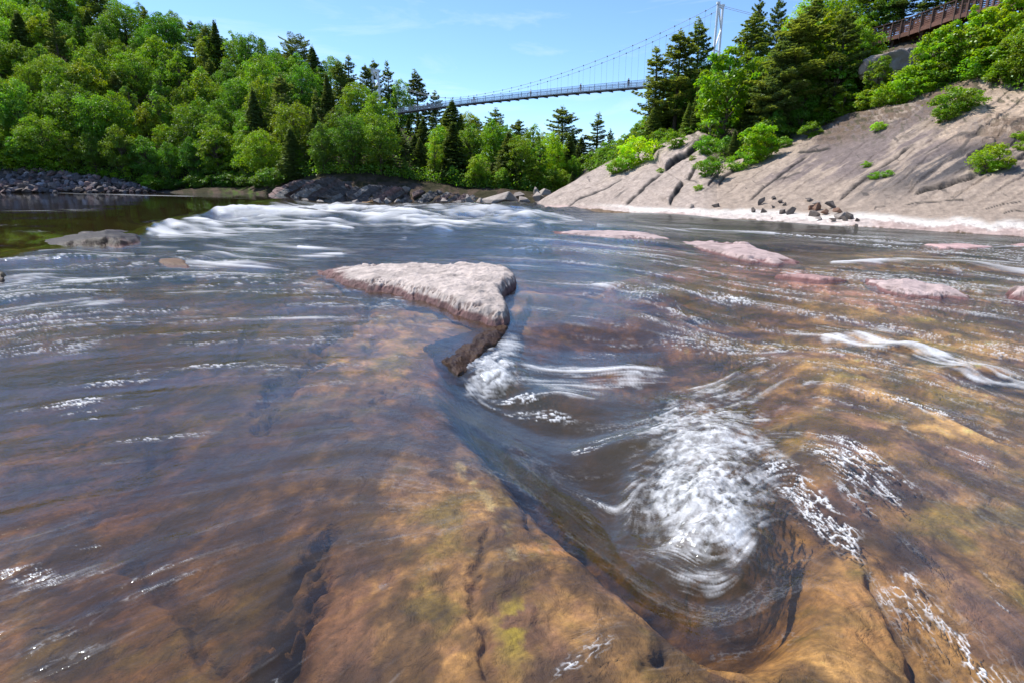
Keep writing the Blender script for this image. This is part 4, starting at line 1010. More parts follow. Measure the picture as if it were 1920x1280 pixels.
def conifer(seed, H=15., rad=3.0, base=.18, droop=-.05, dens=60, kind='pine', gap=.8, blade=.42, mat=None, flat=False, topw=.15):
    r = np.random.RandomState(seed); mb = MB()
    bx, by = r.normal() * .25, r.normal() * .25
    tx_ = lambda z: np.array([bx * math.sin(z / H * 2.6), by * math.sin(z / H * 2.2 + .4) - by * .39, z])
    mb.tube([tx_(0) - np.array([0, 0, .7])] + [tx_(H * i / 9) for i in range(1, 10)], [H * .014 * (1 - .93 * i / 9) + .012 for i in range(10)], 7)
    Cs, Ns, Ts = [], [], []
    z = H * base
    while z < H * .985:
        f = (z / H - base) / (1 - base)
        if flat: prof = .45 + .75 * math.sin(min(1, f * 1.15) * math.pi * .78) * (1 - .25 * f)
        elif kind == 'pine': prof = (1 - f) ** .72 * (.62 + .38 * min(1, f * 4)) + .04
        else: prof = (1 - f) ** .92 * (.8 + .2 * min(1, f * 6)) + .03
        nb = r.randint(4, 7) if kind == 'pine' else r.randint(7, 10)
        ph = r.rand() * 6.28
        for b in range(nb):
            if kind == 'pine' and r.rand() < .12: continue
            L_ = rad * prof * (r.uniform(.55, 1.18) if kind == 'pine' else r.uniform(.8, 1.1))
            L_ = max(L_, .25)
            az = ph + b * 6.283 / nb + r.normal() * .25
            rise = (.05 + .55 * f) if kind == 'pine' else (-.28 + .5 * f)
            rise += r.normal() * .07 + droop
            o = tx_(z + r.normal() * .12); dr = np.array([math.cos(az), math.sin(az), 0])
            lat = np.array([-dr[1], dr[0], 0])
            def bp_(s): return o + dr * L_ * s + np.array([0, 0, L_ * (rise * s + (.18 * s * s if kind == 'pine' else -.10 * s * s + .08 * s ** 4))])
            if L_ > .7: mb.tube([bp_(0), bp_(.5), bp_(.95)], [.012 + .010 * L_, .01 + .006 * L_, .008], 4, cap=False)
            m = int(dens * L_ * (.5 + .5 * min(1, L_)))
            s = r.uniform(.22 if kind == 'pine' else .08, 1.02, m) ** .8
            tuft = np.round(s * L_ / .34) * .34 / L_ if kind == 'pine' else s
            s = s * .45 + tuft * .55
            wl = L_ * .30 * np.sin(np.clip(s, 0, 1) * math.pi * .86 + .15) * (1.0 if kind == 'pine' else .9) + .10
            lt_ = r.uniform(-1, 1, m); 
            c = np.stack([bp_(x_) for x_ in s]) + lat * (lt_ * wl)[:, None]
            c[:, 2] += r.normal(size=m) * .07 + .10 * np.abs(lt_) * (1 if kind == 'pine' else -1) * L_ * .3
            Cs.append(c); Ns.append(r.normal(size=(m, 3)) * .5 + np.array([0, 0, .9])); Ts.append(np.clip(r.rand() * .5 + .5 * r.rand(m), 0, 1))
        z += gap * r.uniform(.55, 1.35) * (1 if kind == 'pine' else .6) * (1.15 - .5 * f)
    # leader tuft
    m = 40; c = tx_(H) + r.normal(size=(m, 3)) * np.array([.14, .14, .3]); Cs.append(c); Ns.append(r.normal(size=(m, 3))); Ts.append(r.rand(m))
    C_ = np.concatenate(Cs); 
    me = leaf_mesh('crown', C_, np.concatenate(Ns), blade, blade * .30, mat or M_PINE, r, np.concatenate(Ts))
    return me, mb.mesh('trunk', M_BARK, True), H

LIB = {}
LIB['maple'] = [broad(10 + i, 12, rad, ba, nc + 26, 130, .27) for i, (rad, ba, nc) in enumerate([(3.7, .12, 70), (4.2, .14, 78), (3.3, .10, 62), (3.9, .2, 66), (3.0, .1, 58)])]
LIB['birch'] = [broad(30 + i, 12, 2.4, .14, 60, 130, .22, airy=.95, narrow=True) for i in range(3)]
LIB['bigleaf'] = [broad(40 + i, 10, 3.0, .12, 66, 105, .33, airy=.80) for i in range(4)]
LIB['pine'] = [conifer(50 + i, 15, rad, ba, 0, 78, 'pine', .85) for i, (rad, ba) in enumerate([(2.9, .16), (3.3, .22), (2.5, .12), (3.0, .28)])]
LIB['spread'] = [conifer(60, 14, 4.1, .34, -.10, 110, 'pine', .85, flat=True), conifer(61, 14, 3.4, .22, .02, 120, 'pine', .85)]
LIB['hemlock'] = [conifer(70 + i, 13, rad, .04, -.02, 62, 'fir', .62, .34, M_FIRN) for i, rad in enumerate([2.6, 3.1, 2.2])]
LIB['shrub'] = [broad(80 + i, 2.4, 1.2, .02, 34, 90, .15, airy=1.1) for i in range(4)]
LIB['sapling'] = [broad(90 + i, 5, 1.25, .06, 44, 85, .20, airy=1.15) for i in range(3)]
def bare(seed):
    r = np.random.RandomState(seed); mb = MB(); H = 6
    def grow(p, d, L_, rad_, lv):
        q = p + d * L_ * .5 + r.normal(size=3) * L_ * .05; e = q + d * L_ * .5 + r.normal(size=3) * L_ * .08
        mb.tube([p, q, e], [rad_, rad_ * .8, rad_ * .62], 5, cap=False)
        if lv == 0: return
        for k in range(3 if lv > 1 else 4):
            dd = d + r.normal(size=3) * .55; dd[2] = abs(dd[2]) * .8 + .12; dd /= np.linalg.norm(dd)
            grow(q if k == 0 else e, dd, L_ * r.uniform(.55, .78), rad_ * .55, lv - 1)
    grow(np.array([0, 0, -.3]), np.array([.03, 0, 1.]), 2.7, .075, 4)
    return None, mb.mesh('trunk', M_DEAD, True), H
LIB['bare'] = [bare(5), bare(8)]

def tree(kind, var, base, h, label, cat='tree', group=None, col=None, wide=1.0, rz=None, lean=0.):
    cr, tr_, H = LIB[kind][var % len(LIB[kind])]
    nm = {'maple': 'maple_tree', 'birch': 'birch_tree', 'bigleaf': 'maple_tree', 'pine': 'pine_tree', 'spread': 'pine_tree', 'hemlock': 'hemlock_tree', 'shrub': 'shrub', 'sapling': 'young_tree', 'bare': 'bare_tree'}[kind]
    e = bpy.data.objects.new(nm, None); COL.objects.link(e)
    e.location = base; s = h / H; wide = wide * {'pine': 1.6, 'hemlock': 1.7, 'spread': 1.3}.get(kind, 1.0); e.scale = (s * wide, s * wide, s); e.rotation_euler = (0, lean, random.uniform(0, 6.28) if rz is None else rz)
    tag(e, label, cat, group)
    link('trunk' if kind != 'shrub' else 'stem', tr_, e)
    if cr:
        c = link('crown' if kind != 'shrub' else 'foliage', cr, e)
        if col: c.color = (*col, 1)
    return e

def h_for(base, u, v):
    q = at(u, v, base[1]); return float(q[2] - base[2])

ORD = ['first', 'second', 'third', 'fourth', 'fifth', 'sixth', 'seventh', 'eighth', 'ninth', 'tenth', 'eleventh', 'twelfth', 'thirteenth', 'fourteenth', 'fifteenth', 'sixteenth', 'seventeenth', 'eighteenth', 'nineteenth', 'twentieth', 'twenty-first', 'twenty-second', 'twenty-third', 'twenty-fourth', 'twenty-fifth', 'twenty-sixth', 'twenty-seventh', 'twenty-eighth', 'twenty-ninth', 'thirtieth']
# -- left wood: tiers climbing the hill
rowname = ['bottom tier of the left wood', 'second tier of the left wood', 'third tier of the left wood', 'fourth tier of the left wood', 'fifth tier of the left wood', 'sixth tier of the left wood', 'seventh tier of the left wood', 'skyline tier of the left wood']
spec_con = []     # keeps broadleaf crowns from swallowing the named conifers
for i, s in enumerate([.01, .13, .26, .39, .52, .66, .82, .985]):
    us = []; u = -230 + (i % 2) * 26
    while u < 735:
        us.append(u + random.uniform(-11, 11)); 
        Yh = ground_left(u, s)[1]; u += random.uniform(4.5, 5.9) * 1067 / Yh
    rank = 0
    for u in us:
        g = ground_left(u, s + random.uniform(-.05, .05) * (i > 0) * (i < 7))
        b_u, b_v = proj(g[0], g[1], g[2])
        # skip rows the hill has no room for farther right
        room = (ground_left(u, 0)[2], ground_left(u, 1)[2])
        if u > 560 and i in (3, 5, 7): continue
        if u > 690 and i >= 2: continue
        if u > 640 and i in (2, 6): continue
        rnd = random.random()
        kind = 'maple' if rnd < .74 else ('birch' if rnd < .88 else ('hemlock' if rnd < .94 else 'pine'))
        if u > 590 and rnd > .45: kind = random.choice(['hemlock', 'pine', 'hemlock'])
        if i == 0 and kind == 'pine': kind = 'maple'
        h = random.uniform(8.5, 14.0) * (1.0 if i else .82)
        if kind in ('pine',): h *= 1.12
        if i == 7: h = random.uniform(8, 11)
        gcol = random.choice([(1, 1, 1), (1.25, 1.15, .8), (.8, .88, .95), (1.12, 1.08, .9), (.74, .82, .85), (1.4, 1.22, .7), (.66, .78, .9)])
        if kind in ('pine', 'hemlock'): gcol = (1, 1, 1)
        tone = {(1, 1, 1): 'mid green', (1.25, 1.15, .8): 'bright green', (.8, .88, .95): 'deep green', (1.12, 1.08, .9): 'fresh green', (.74, .82, .85): 'dull green', (1.4, 1.22, .7): 'yellow green', (.66, .78, .9): 'dark green'}[gcol]
        if kind in ('pine', 'hemlock'): tone = 'dark needled'
        if u > -60:
            rank += 1
            lab = f"{tone} {'conifer' if kind in ('pine','hemlock') else 'broadleaf tree'}, {ORD[min(rank,30)-1]} from the left in the {rowname[i]}"
        else: lab = 'tree of the left wood standing just beyond the photo edge'
        tree(kind, random.randint(0, 5), g, h, lab, 'tree', 'trees of the left wood', gcol, random.uniform(.82, 1.12))

def on_left(u, s): return ground_left(u, s)
def named(kind, var, u, s, vtop, label, col=None, wide=1.0, side='l', dY=0, group=None, lean=0.):
    g = ground_left(u, s) if side == 'l' else ground_right(u, s)
    g = np.array([g[0] * (1 + dY / g[1]), g[1] + dY, g[2]])
    h = h_for(g, u, vtop)
    return tree(kind, var, g, h, label, 'tree', group, col, wide, lean=lean)
G1 = 'conifers standing out of the left wood'
named('pine', 0, 131, .80, -14, 'dark pine rising over the left wood near its top left corner', wide=1.2, group=G1)
named('pine', 1, 195, .90, -18, 'tall dark pine whose tip leaves the picture above the left wood', wide=1.3, group=G1)
named('spread', 1, 282, .93, 16, 'dark round-topped pine on the skyline of the left hill', wide=.8, group=G1)
named('pine', 3, 398, .86, 50, 'dark conifer part-way down the skyline of the left hill', wide=1.1, group=G1)
named('hemlock', 2, 460, .96, 70, 'small pointed conifer on the skyline left of the spreading pine', group=G1)
named('hemlock', 0, 512, .95, 106, 'short dark conifer just left of the spreading pine', group=G1)
named('spread', 0, 563, .97, 83, 'spreading flat-branched pine standing alone against the sky', wide=1.05, group=G1)
named('pine', 0, 640, .62, 116, 'tall dark pine with ragged top at the left of the bridge end', wide=1.1, group=G1)
named('pine', 2, 662, .80, 108, 'tallest pine just left of the white bridge tower', wide=1.25, group=G1)
named('pine', 3, 632, .25, 205, 'hazy grey-green pine in front of the tall pair left of the tower', wide=1.3, group=G1)
named('pine', 1, 706, 1.0, 116, 'pine top rising right behind the white bridge tower', wide=.75, group=G1, dY=52)
named('pine', 2, 730, 1.0, 119, 'narrow ragged pine just right of the white bridge tower', wide=.8, group=G1, dY=52)
named('pine', 0, 781, 1.0, 136, 'dark full pine under the bridge cable', wide=1.15, group=G1, dY=56)
named('hemlock', 1, 700, .72, 188, 'dark conifer below the foot of the white tower', wide=1.1, group=G1)
named('hemlock', 0, 722, .5, 224, 'dark conifer under the left end of the bridge deck', wide=1.2, group=G1)
named('maple', 0, 752, 1.0, 152, 'green crown between the narrow pine and the full pine under the cable', (1.3, 1.2, .8), .8, dY=52)
named('pine', 3, 818, 1.0, 174, 'small ragged pine where the cable comes down to the deck', wide=.9, group=G1, dY=56)
G2 = 'trees of the far bank under the bridge'
for j, (u, s_, vt) in enumerate([(684, .62, 192), (697, .8, 197), (713, .85, 206), (739, .9, 229), (766, .9, 224), (786, .95, 221), (812, .95, 215), (836, .95, 210), (866, .95, 214), (894, .95, 222)]):
    named('hemlock' if j % 3 else 'pine', j, u, s_, vt, f"dark conifer of the dense row under the bridge's left half, {ORD[j]} from the left", ((.9, .95, 1.), (1.2, 1.15, 1.0))[j % 2], 1.25, group=G2)
named('pine', 1, 690, .95, 124, 'ragged pine leaning over the left leg of the white bridge tower', wide=.8, group=G1, dY=14)
mids = [('hemlock',0,668,.10,262,'dark conifer over the slanting rock layers, leftmost of that clump',None,1.1),('hemlock',1,715,.10,240,'broad grey-green conifer above the slanting rock layers',(1.5,1.35,1.2),1.25),('hemlock',2,748,.35,228,'dark conifer right under the bridge deck end',None,1.2),('hemlock',0,795,.5,222,'dark conifer below the middle of the near deck shadow',None,1.2),
 ('hemlock',1,850,.85,190,'dark pointed conifer whose tip touches the deck',None,1.25),('birch',0,818,.06,247,'slim bright green birch lit between dark conifers',(1.8,1.6,.7),.75),('hemlock',1,790,.12,262,'dark conifer left of the slim bright birch',None,1.1),('hemlock',2,852,.12,232,'dark wide conifer right of the slim bright birch',None,1.5),
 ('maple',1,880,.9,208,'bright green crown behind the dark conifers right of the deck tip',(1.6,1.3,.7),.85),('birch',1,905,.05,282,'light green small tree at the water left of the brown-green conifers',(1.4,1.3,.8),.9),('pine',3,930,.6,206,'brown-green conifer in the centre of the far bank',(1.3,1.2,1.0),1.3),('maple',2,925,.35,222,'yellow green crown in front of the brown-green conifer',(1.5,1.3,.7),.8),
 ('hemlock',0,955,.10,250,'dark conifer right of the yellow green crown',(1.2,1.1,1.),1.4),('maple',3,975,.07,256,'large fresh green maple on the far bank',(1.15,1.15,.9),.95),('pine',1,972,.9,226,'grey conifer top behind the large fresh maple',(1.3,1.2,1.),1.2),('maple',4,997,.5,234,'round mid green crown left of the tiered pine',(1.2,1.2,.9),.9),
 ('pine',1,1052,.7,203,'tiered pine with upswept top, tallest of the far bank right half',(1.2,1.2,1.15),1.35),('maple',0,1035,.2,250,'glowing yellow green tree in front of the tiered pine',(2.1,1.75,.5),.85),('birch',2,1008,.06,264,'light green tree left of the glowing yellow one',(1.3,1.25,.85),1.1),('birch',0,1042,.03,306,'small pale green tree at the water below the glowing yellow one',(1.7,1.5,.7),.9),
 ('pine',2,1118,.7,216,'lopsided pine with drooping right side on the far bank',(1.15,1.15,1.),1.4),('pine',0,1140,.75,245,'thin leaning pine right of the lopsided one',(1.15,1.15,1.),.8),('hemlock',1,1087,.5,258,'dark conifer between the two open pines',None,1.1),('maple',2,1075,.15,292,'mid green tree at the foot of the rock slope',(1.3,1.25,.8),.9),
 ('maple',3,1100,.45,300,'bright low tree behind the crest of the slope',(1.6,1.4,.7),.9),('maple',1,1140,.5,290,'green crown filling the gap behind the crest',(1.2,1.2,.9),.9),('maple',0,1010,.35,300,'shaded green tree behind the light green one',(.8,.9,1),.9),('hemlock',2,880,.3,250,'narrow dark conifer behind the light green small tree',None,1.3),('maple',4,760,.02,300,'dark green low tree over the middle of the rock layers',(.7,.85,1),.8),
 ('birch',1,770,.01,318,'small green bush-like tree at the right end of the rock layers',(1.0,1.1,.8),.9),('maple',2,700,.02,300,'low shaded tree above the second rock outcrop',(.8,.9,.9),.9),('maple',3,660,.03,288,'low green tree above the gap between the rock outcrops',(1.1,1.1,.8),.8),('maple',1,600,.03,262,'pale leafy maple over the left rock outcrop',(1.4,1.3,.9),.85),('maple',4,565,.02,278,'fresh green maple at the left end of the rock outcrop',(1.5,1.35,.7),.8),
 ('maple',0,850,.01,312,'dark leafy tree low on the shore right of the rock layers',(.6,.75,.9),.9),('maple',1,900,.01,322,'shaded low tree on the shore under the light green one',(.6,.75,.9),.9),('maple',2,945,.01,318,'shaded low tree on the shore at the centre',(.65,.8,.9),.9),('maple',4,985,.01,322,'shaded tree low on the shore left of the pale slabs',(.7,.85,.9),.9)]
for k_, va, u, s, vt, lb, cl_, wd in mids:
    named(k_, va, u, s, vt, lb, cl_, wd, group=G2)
for (u, vb, h, lb, cl_, k_) in [(1042,356,3.0,'small conical light green tree at the tip of the rock slope',(1.7,1.5,.7),'sapling'),(240,336,2.8,'slanting yellow-green bush at the right end of the boulder heap',(1.9,1.7,.7),'sapling'),(172,325,2.9,'upright yellow-green bush on the middle of the boulder heap',(1.8,1.6,.6),'sapling'),(140,322,2.2,'thin pale bush left of the upright one on the heap',(1.5,1.4,.7),'sapling'),(118,318,3.6,'broad pale willow bush above the heap',(1.8,1.7,.9),'shrub'),(95,316,3.6,'pale willow bush left of the broad one',(1.6,1.6,.9),'shrub'),(62,317,3.4,'grey-green bush at the top left of the heap',(1.3,1.4,1.0),'shrub'),(30,316,4.2,'bright bush at the left edge above the heap',(1.8,1.6,.6),'shrub'),(215,333,1.0,'tuft of yellow-green growth among the boulders',(1.9,1.7,.6),'shrub'),(196,330,1.1,'low tuft beside the upright bush',(1.6,1.5,.7),'shrub')]:
    tree(k_, random.randint(0, 3), at(u, vb, 118.), h, lb, 'shrub' if k_ == 'shrub' else 'young tree', 'bushes on the left bank' if u < 300 else None, cl_, 1.2 if k_ == 'shrub' else 1.0)
tree('maple', 1, at(5, 322, 121.), 11, 'bright yellow green maple at the left edge just above the boulder heap', 'tree', None, (1.7, 1.5, .6), 1.0)

# -- right bank
G3 = 'conifers on the right bank'; G4 = 'broadleaf trees on the right bank'
P_ = [('pine',2,1218,.25,93,'slim pine standing first on the left of the right-hand wood',(1.35,1.3,.9),1.15,G3),('pine',1,1262,.30,62,'broad pine second from the left in the right-hand wood',(1.3,1.2,.9),1.05,G3),('pine',0,1292,.62,40,'tall pine with a dark straight trunk left of the white tower',(1.1,1.1,.9),1.0,G3),('hemlock',0,1288,.03,196,'grey-green conical hemlock at the foot of the trunked pine',(1.5,1.4,1.2),.9,G3),
 ('maple',2,1262,.7,130,'green crown filling in behind the slim pine',(1.2,1.2,.9),.8,G4),('bigleaf',0,1352,.15,84,'tall bright green maple in front of the white tower',(1.9,1.6,.6),1.0,G4),('maple',3,1316,.7,108,'mid green tree between the trunked pine and the bright maple',(1.1,1.15,.9),.9,G4),('pine',3,1398,.75,30,'feathery pine just right of the white tower',(1.2,1.2,1.),1.2,G3),
 ('spread',1,1408,.95,-4,'thin spiky pine against the sky right of the white tower',(.9,.9,1.),.62,G3),('spread',1,1447,.95,-6,'dark spiky pine with tiered top at the top edge',(.85,.9,1.),.7,G3),('pine',1,1478,.10,30,'big feathery pine in the centre of the right-hand wood',(1.45,1.35,1.0),1.35,G3),('pine',0,1512,.35,0,'tall pine behind the big feathery one',(1.0,1.0,.9),1.25,G3),
 ('pine',3,1441,.10,120,'lower feathery pine left of the big one',(1.4,1.3,1.),1.2,G3),('bigleaf',1,1400,.45,96,'green leafy tree between the bright maple and the big pine',(1.3,1.25,.8),.95,G4),('bigleaf',2,1540,.30,18,'leafy maple right of the tall pines',(1.5,1.4,.7),1.05,G4),('bigleaf',3,1592,.30,52,'leafy maple left of the wooden walkway end',(1.45,1.35,.7),1.05,G4),
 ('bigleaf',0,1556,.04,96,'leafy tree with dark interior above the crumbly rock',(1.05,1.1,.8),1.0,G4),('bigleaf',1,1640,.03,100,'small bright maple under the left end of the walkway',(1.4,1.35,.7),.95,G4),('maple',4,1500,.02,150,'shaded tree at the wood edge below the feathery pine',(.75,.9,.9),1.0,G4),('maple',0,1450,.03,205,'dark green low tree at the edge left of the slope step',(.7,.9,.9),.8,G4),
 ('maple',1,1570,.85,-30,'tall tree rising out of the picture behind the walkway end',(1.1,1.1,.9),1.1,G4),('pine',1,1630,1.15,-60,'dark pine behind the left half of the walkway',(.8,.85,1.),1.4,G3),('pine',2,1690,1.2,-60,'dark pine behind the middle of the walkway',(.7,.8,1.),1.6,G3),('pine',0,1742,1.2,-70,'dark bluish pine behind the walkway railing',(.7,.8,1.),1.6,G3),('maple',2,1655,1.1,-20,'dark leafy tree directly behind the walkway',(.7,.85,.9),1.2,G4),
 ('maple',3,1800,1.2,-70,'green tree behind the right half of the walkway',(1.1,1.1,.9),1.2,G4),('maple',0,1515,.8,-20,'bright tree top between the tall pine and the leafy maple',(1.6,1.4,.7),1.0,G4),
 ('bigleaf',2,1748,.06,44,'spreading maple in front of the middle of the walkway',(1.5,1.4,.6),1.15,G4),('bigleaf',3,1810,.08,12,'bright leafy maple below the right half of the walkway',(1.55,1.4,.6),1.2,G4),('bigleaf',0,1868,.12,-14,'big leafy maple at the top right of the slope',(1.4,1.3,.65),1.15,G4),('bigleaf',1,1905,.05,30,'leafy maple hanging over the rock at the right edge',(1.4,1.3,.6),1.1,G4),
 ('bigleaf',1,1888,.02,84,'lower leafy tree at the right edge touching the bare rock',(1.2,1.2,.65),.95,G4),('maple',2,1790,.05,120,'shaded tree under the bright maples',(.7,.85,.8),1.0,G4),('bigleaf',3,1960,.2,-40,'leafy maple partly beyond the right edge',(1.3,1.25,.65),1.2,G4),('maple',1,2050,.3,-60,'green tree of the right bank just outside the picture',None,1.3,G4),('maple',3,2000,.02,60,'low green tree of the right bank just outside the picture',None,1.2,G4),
 ('maple',0,2150,.1,0,'large green tree farther along the right bank outside the picture',None,1.3,G4),('hemlock',1,1220,.1,205,'dark low hemlock under the slim pine',(1.2,1.2,1.),1.0,G3),('maple',4,1190,.25,232,'grey-green bushy tree at the left end of the right-hand wood',(1.0,1.0,1.1),.9,G4),('maple',0,1170,.15,262,'pale bushy tree at the tip of the right-hand wood',(1.2,1.2,1.),1.0,G4),
 ('sapling',0,1418,-.16,222,'glowing yellow green young tree below the wood at the slope step',(2.2,1.8,.5),1.3,None),('hemlock',2,1372,-.06,245,'dark low hemlock bush left of the glowing young tree',(.9,.95,1.1),1.1,None),('sapling',1,1318,.0,236,'small dark leafy sapling above the long rock ledge',(1.0,1.1,.7),1.1,None)]
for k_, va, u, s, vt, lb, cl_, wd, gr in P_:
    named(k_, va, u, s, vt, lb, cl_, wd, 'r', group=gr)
e = named('bare', 0, 1712, .10, 100, 'thin grey bare tree with a few twigs in front of the pale boulder face', side='r', wide=.7)
e = named('bare', 1, 1796, .02, 116, 'leafless grey tree leaning over the bare rock', side='r', wide=.9)
e = named('bare', 0, 1330, -.05, 228, 'tangle of dead grey branches at the top of the long rock ledge', side='r', wide=1.6)
shr = [(1195,312,2.6,'glowing yellow-green shrub at the crest of the slope',(2.4,1.9,.4)),(1172,326,1.7,'yellow-green shrub just left of the glowing one',(2.0,1.7,.5)),(1228,290,1.5,'low shrub right of the glowing one',(1.5,1.4,.7)),(1268,292,1.6,'small shrub hanging above the long ledge',(1.5,1.4,.6)),(1155,330,1.3,'lowest shrub on the crest of the slope',(1.6,1.5,.7)),
 (1330,336,1.6,'round green bush in the hollow right of the long ledge',(1.2,1.2,.9)),(1390,320,1.5,'round bush below the glowing young tree, left one',(1.3,1.3,.7)),(1416,306,1.5,'bright bush at the foot of the glowing young tree',(1.8,1.6,.6)),(1325,292,1.6,'bush beside the dead branches',(1.2,1.2,.8)),(1365,290,1.8,'dark bush under the hemlock',(.8,.9,.9)),
 (1588,222,2.0,'rounded bush on the brink above the crumbly rock',(1.3,1.3,.7)),(1625,212,1.6,'pale flowering bush right of the rounded one',(1.4,1.25,1.0)),(1690,196,2.2,'bright bush at the wood edge above the slope',(1.5,1.4,.7)),(1655,205,1.4,'low green bush between the flowering and the bright bush',(1.2,1.2,.7)),(1735,182,1.3,'small bush with a bright tip near the leafless tree',(1.6,1.5,.6)),(1520,262,1.3,'dark low bush at the left end of the crumbly rock',(.9,1.,.8)),
 (1788,222,1.7,'bush growing on the bare rock below the leafless tree',(1.2,1.15,.7)),(1772,232,1.1,'lower end of the bush patch on the bare rock',(1.1,1.1,.7)),(1812,208,1.3,'green clump at the foot of the leafless tree',(1.5,1.4,.7)),(1860,322,1.25,'lone green bush on the dark stained rock',(1.6,1.5,.6)),(1848,325,.8,'small leafy clump left beside the lone bush',(1.6,1.5,.6)),(1647,252,.7,'tiny pale plant on the crumbly rock',(2.0,1.8,.9)),
 (1640,336,.45,'grassy tuft growing in a crack of the slope, left one',(1.5,1.5,.6)),(1662,332,.45,'grassy tuft at the right end of the same crack',(1.5,1.5,.6)),(1625,314,.4,'small tuft above the crack tufts',(1.5,1.5,.6)),(1310,382 if False else 358,.5,'little tuft low beside the rock steps',(1.8,1.6,.7)),(1298,302,.5,'green tuft on the long ledge',(1.4,1.3,.6)),(1240,328,.5,'tuft at the bottom of the long ledge',(1.4,1.3,.6)),(1470,278,.9,'low green plants at the slope step',(1.1,1.2,.7)),(1912,268,.6,'leafy tuft at the right edge of the slope',(1.5,1.4,.6)),(1914,288,.5,'small tuft below the other at the right edge',(1.5,1.4,.6))]
for i, (u, v, h, lb, cl_) in enumerate(shr):
    p = slope_pt(u, v); tree('shrub', i, p - np.array([0, 0, .12]), h * 1.15, lb, 'shrub' if h > .75 else 'plant', 'shrubs on the rock slope', cl_, 1.25)
# the rest of the two woods, kept under their skylines
def filler(side, u0, u1, n, tops, kinds, gname, where, seed, smin=.05, smax=.95, hmin=3.2, slack=(2, 46)):
    r = random.Random(seed); T_ = np.array(tops, float); us = sorted(u0 + (u1 - u0) * (i + r.random()) / n for i in range(n)); cnt = {}
    for i, u in enumerate(us):
        s_ = r.uniform(smin, smax); vt = np.interp(u, T_[:, 0], T_[:, 1]) + r.uniform(*slack)
        g = (ground_left if side == 'l' else ground_right)(u, s_); h = h_for(g, u, vt)
        if h < hmin: continue
        h = min(h, 15)
        k = r.choice(kinds); cl_ = r.choice([(1, 1, 1), (1.4, 1.25, .8), (.75, .9, 1.), (1.6, 1.4, .7), (1.15, 1.15, .9)])
        if k in ('pine', 'hemlock'): cl_ = (1.15, 1.1, 1.0) if r.random() < .5 else (.85, .9, 1.0)
        tn = {1: 'mid green', 1.4: 'bright green', .75: 'dark green', 1.6: 'yellow green', 1.15: 'grey-green' if k in ('pine', 'hemlock') else 'fresh green', .85: 'dark'}[cl_[0]]
        cnt[0] = cnt.get(0, 0) + 1
        if u < -20 or u > 1940: lb = 'green tree of the right-hand wood just outside the picture'
        else: lb = f"{tn} {'conifer' if k in ('pine', 'hemlock') else 'leafy tree'}, {ORD[cnt[0] - 1]} of those {where}, counting rightward"
        tree(k, r.randint(0, 5), g, h, lb, 'tree', gname, cl_, r.uniform(.85, 1.1) * (1.0 if h > 6 else 1.25))
filler('l', 650, 770, 12, [(650, 200), (700, 215), (740, 222), (770, 225)], ['hemlock', 'hemlock', 'pine', 'maple'], G2, 'under the bridge end', 5, .05, .8)
filler('l', 745, 1165, 30, [(745, 222), (800, 222), (850, 212), (880, 216), (950, 214), (1000, 230), (1040, 236), (1100, 252), (1150, 272), (1165, 284)], ['hemlock', 'maple', 'hemlock', 'birch', 'maple'], G2, 'standing back on the far bank', 6, .2, 1.0)
filler('l', 790, 1150, 22, [(790, 280), (900, 290), (1000, 300), (1150, 318)], ['hemlock', 'maple', 'maple'], G2, 'at the far shore', 16, .0, .15, 2.5, (0, 30))
filler('r', 1045, 1180, 16, [(1045, 348), (1080, 322), (1120, 296), (1180, 262)], ['maple', 'birch', 'bigleaf', 'hemlock'], G4, 'behind the crest of the slope', 17, .05, .8, 1.6, (-6, 14))
filler('r', 1120, 1300, 16, [(1120, 305), (1180, 262), (1215, 170), (1262, 130), (1300, 110)], ['maple', 'hemlock', 'bigleaf', 'maple'], G4, 'at the tip of the right-hand wood', 7, .1, .9, 2.2, (8, 60))
filler('r', 1300, 1600, 24, [(1300, 120), (1350, 110), (1400, 80), (1450, 60), (1500, 20), (1600, 0)], ['pine', 'maple', 'bigleaf', 'hemlock', 'maple'], G4, 'in the right-hand wood', 8, .0, .8, 3, (8, 80))
filler('r', 1650, 1990, 20, [(1650, 112), (1700, 116), (1740, 84), (1800, 56), (1850, 40), (1900, 10), (1990, -30)], ['bigleaf', 'bigleaf', 'maple'], G4, 'below the walkway', 9, .0, .4, 2.2, (6, 60))
for i, (u, s_, h) in enumerate([(1112, .3, 2.4), (1135, .15, 2.2), (1150, .5, 3.), (1180, .2, 2.6), (1205, .1, 2.4), (1240, .05, 2.2), (1290, .02, 1.8), (1420, .0, 2.4), (1445, .03, 2.6), (1540, .0, 1.8), (1560, .02, 2.4), (1705, .01, 2.2), (1730, .06, 2.6), (1765, .02, 2.0), (1850, .0, 2.4), (1880, -.02, 1.8), (1830, .05, 2.8)]):
    tree('shrub', i, ground_right(u, s_), h, f"low bush in the fringe of the right-hand wood, {ORD[i]} from the left" if i < 14 else ('bushy plant at the wood fringe under the big leafy maple top right', 'small bush on bare rock edge below the rightmost maples', 'leafy bush left of the rightmost maples at the wood fringe')[i - 14], 'shrub', 'bushes fringing the right-hand wood' , random.choice([(1, 1, 1), (1.4, 1.3, .8), (1.2, 1.2, .7)]), 1.3)
for i in range(13):
    u = 300 + i * 19 + random.uniform(-5, 5)
    tree('shrub', i, ground_left(u, 0) + np.array([0, -1.5 - 2 * random.random(), -.4]), random.uniform(1.6, 3.2), f"low bush on the dark shore behind the pool, {ORD[i]} from the left", 'shrub', 'bushes on the shore behind the pool', random.choice([(.8, .9, .8), (1.2, 1.2, .7), (.6, .7, .8)]), 1.5)
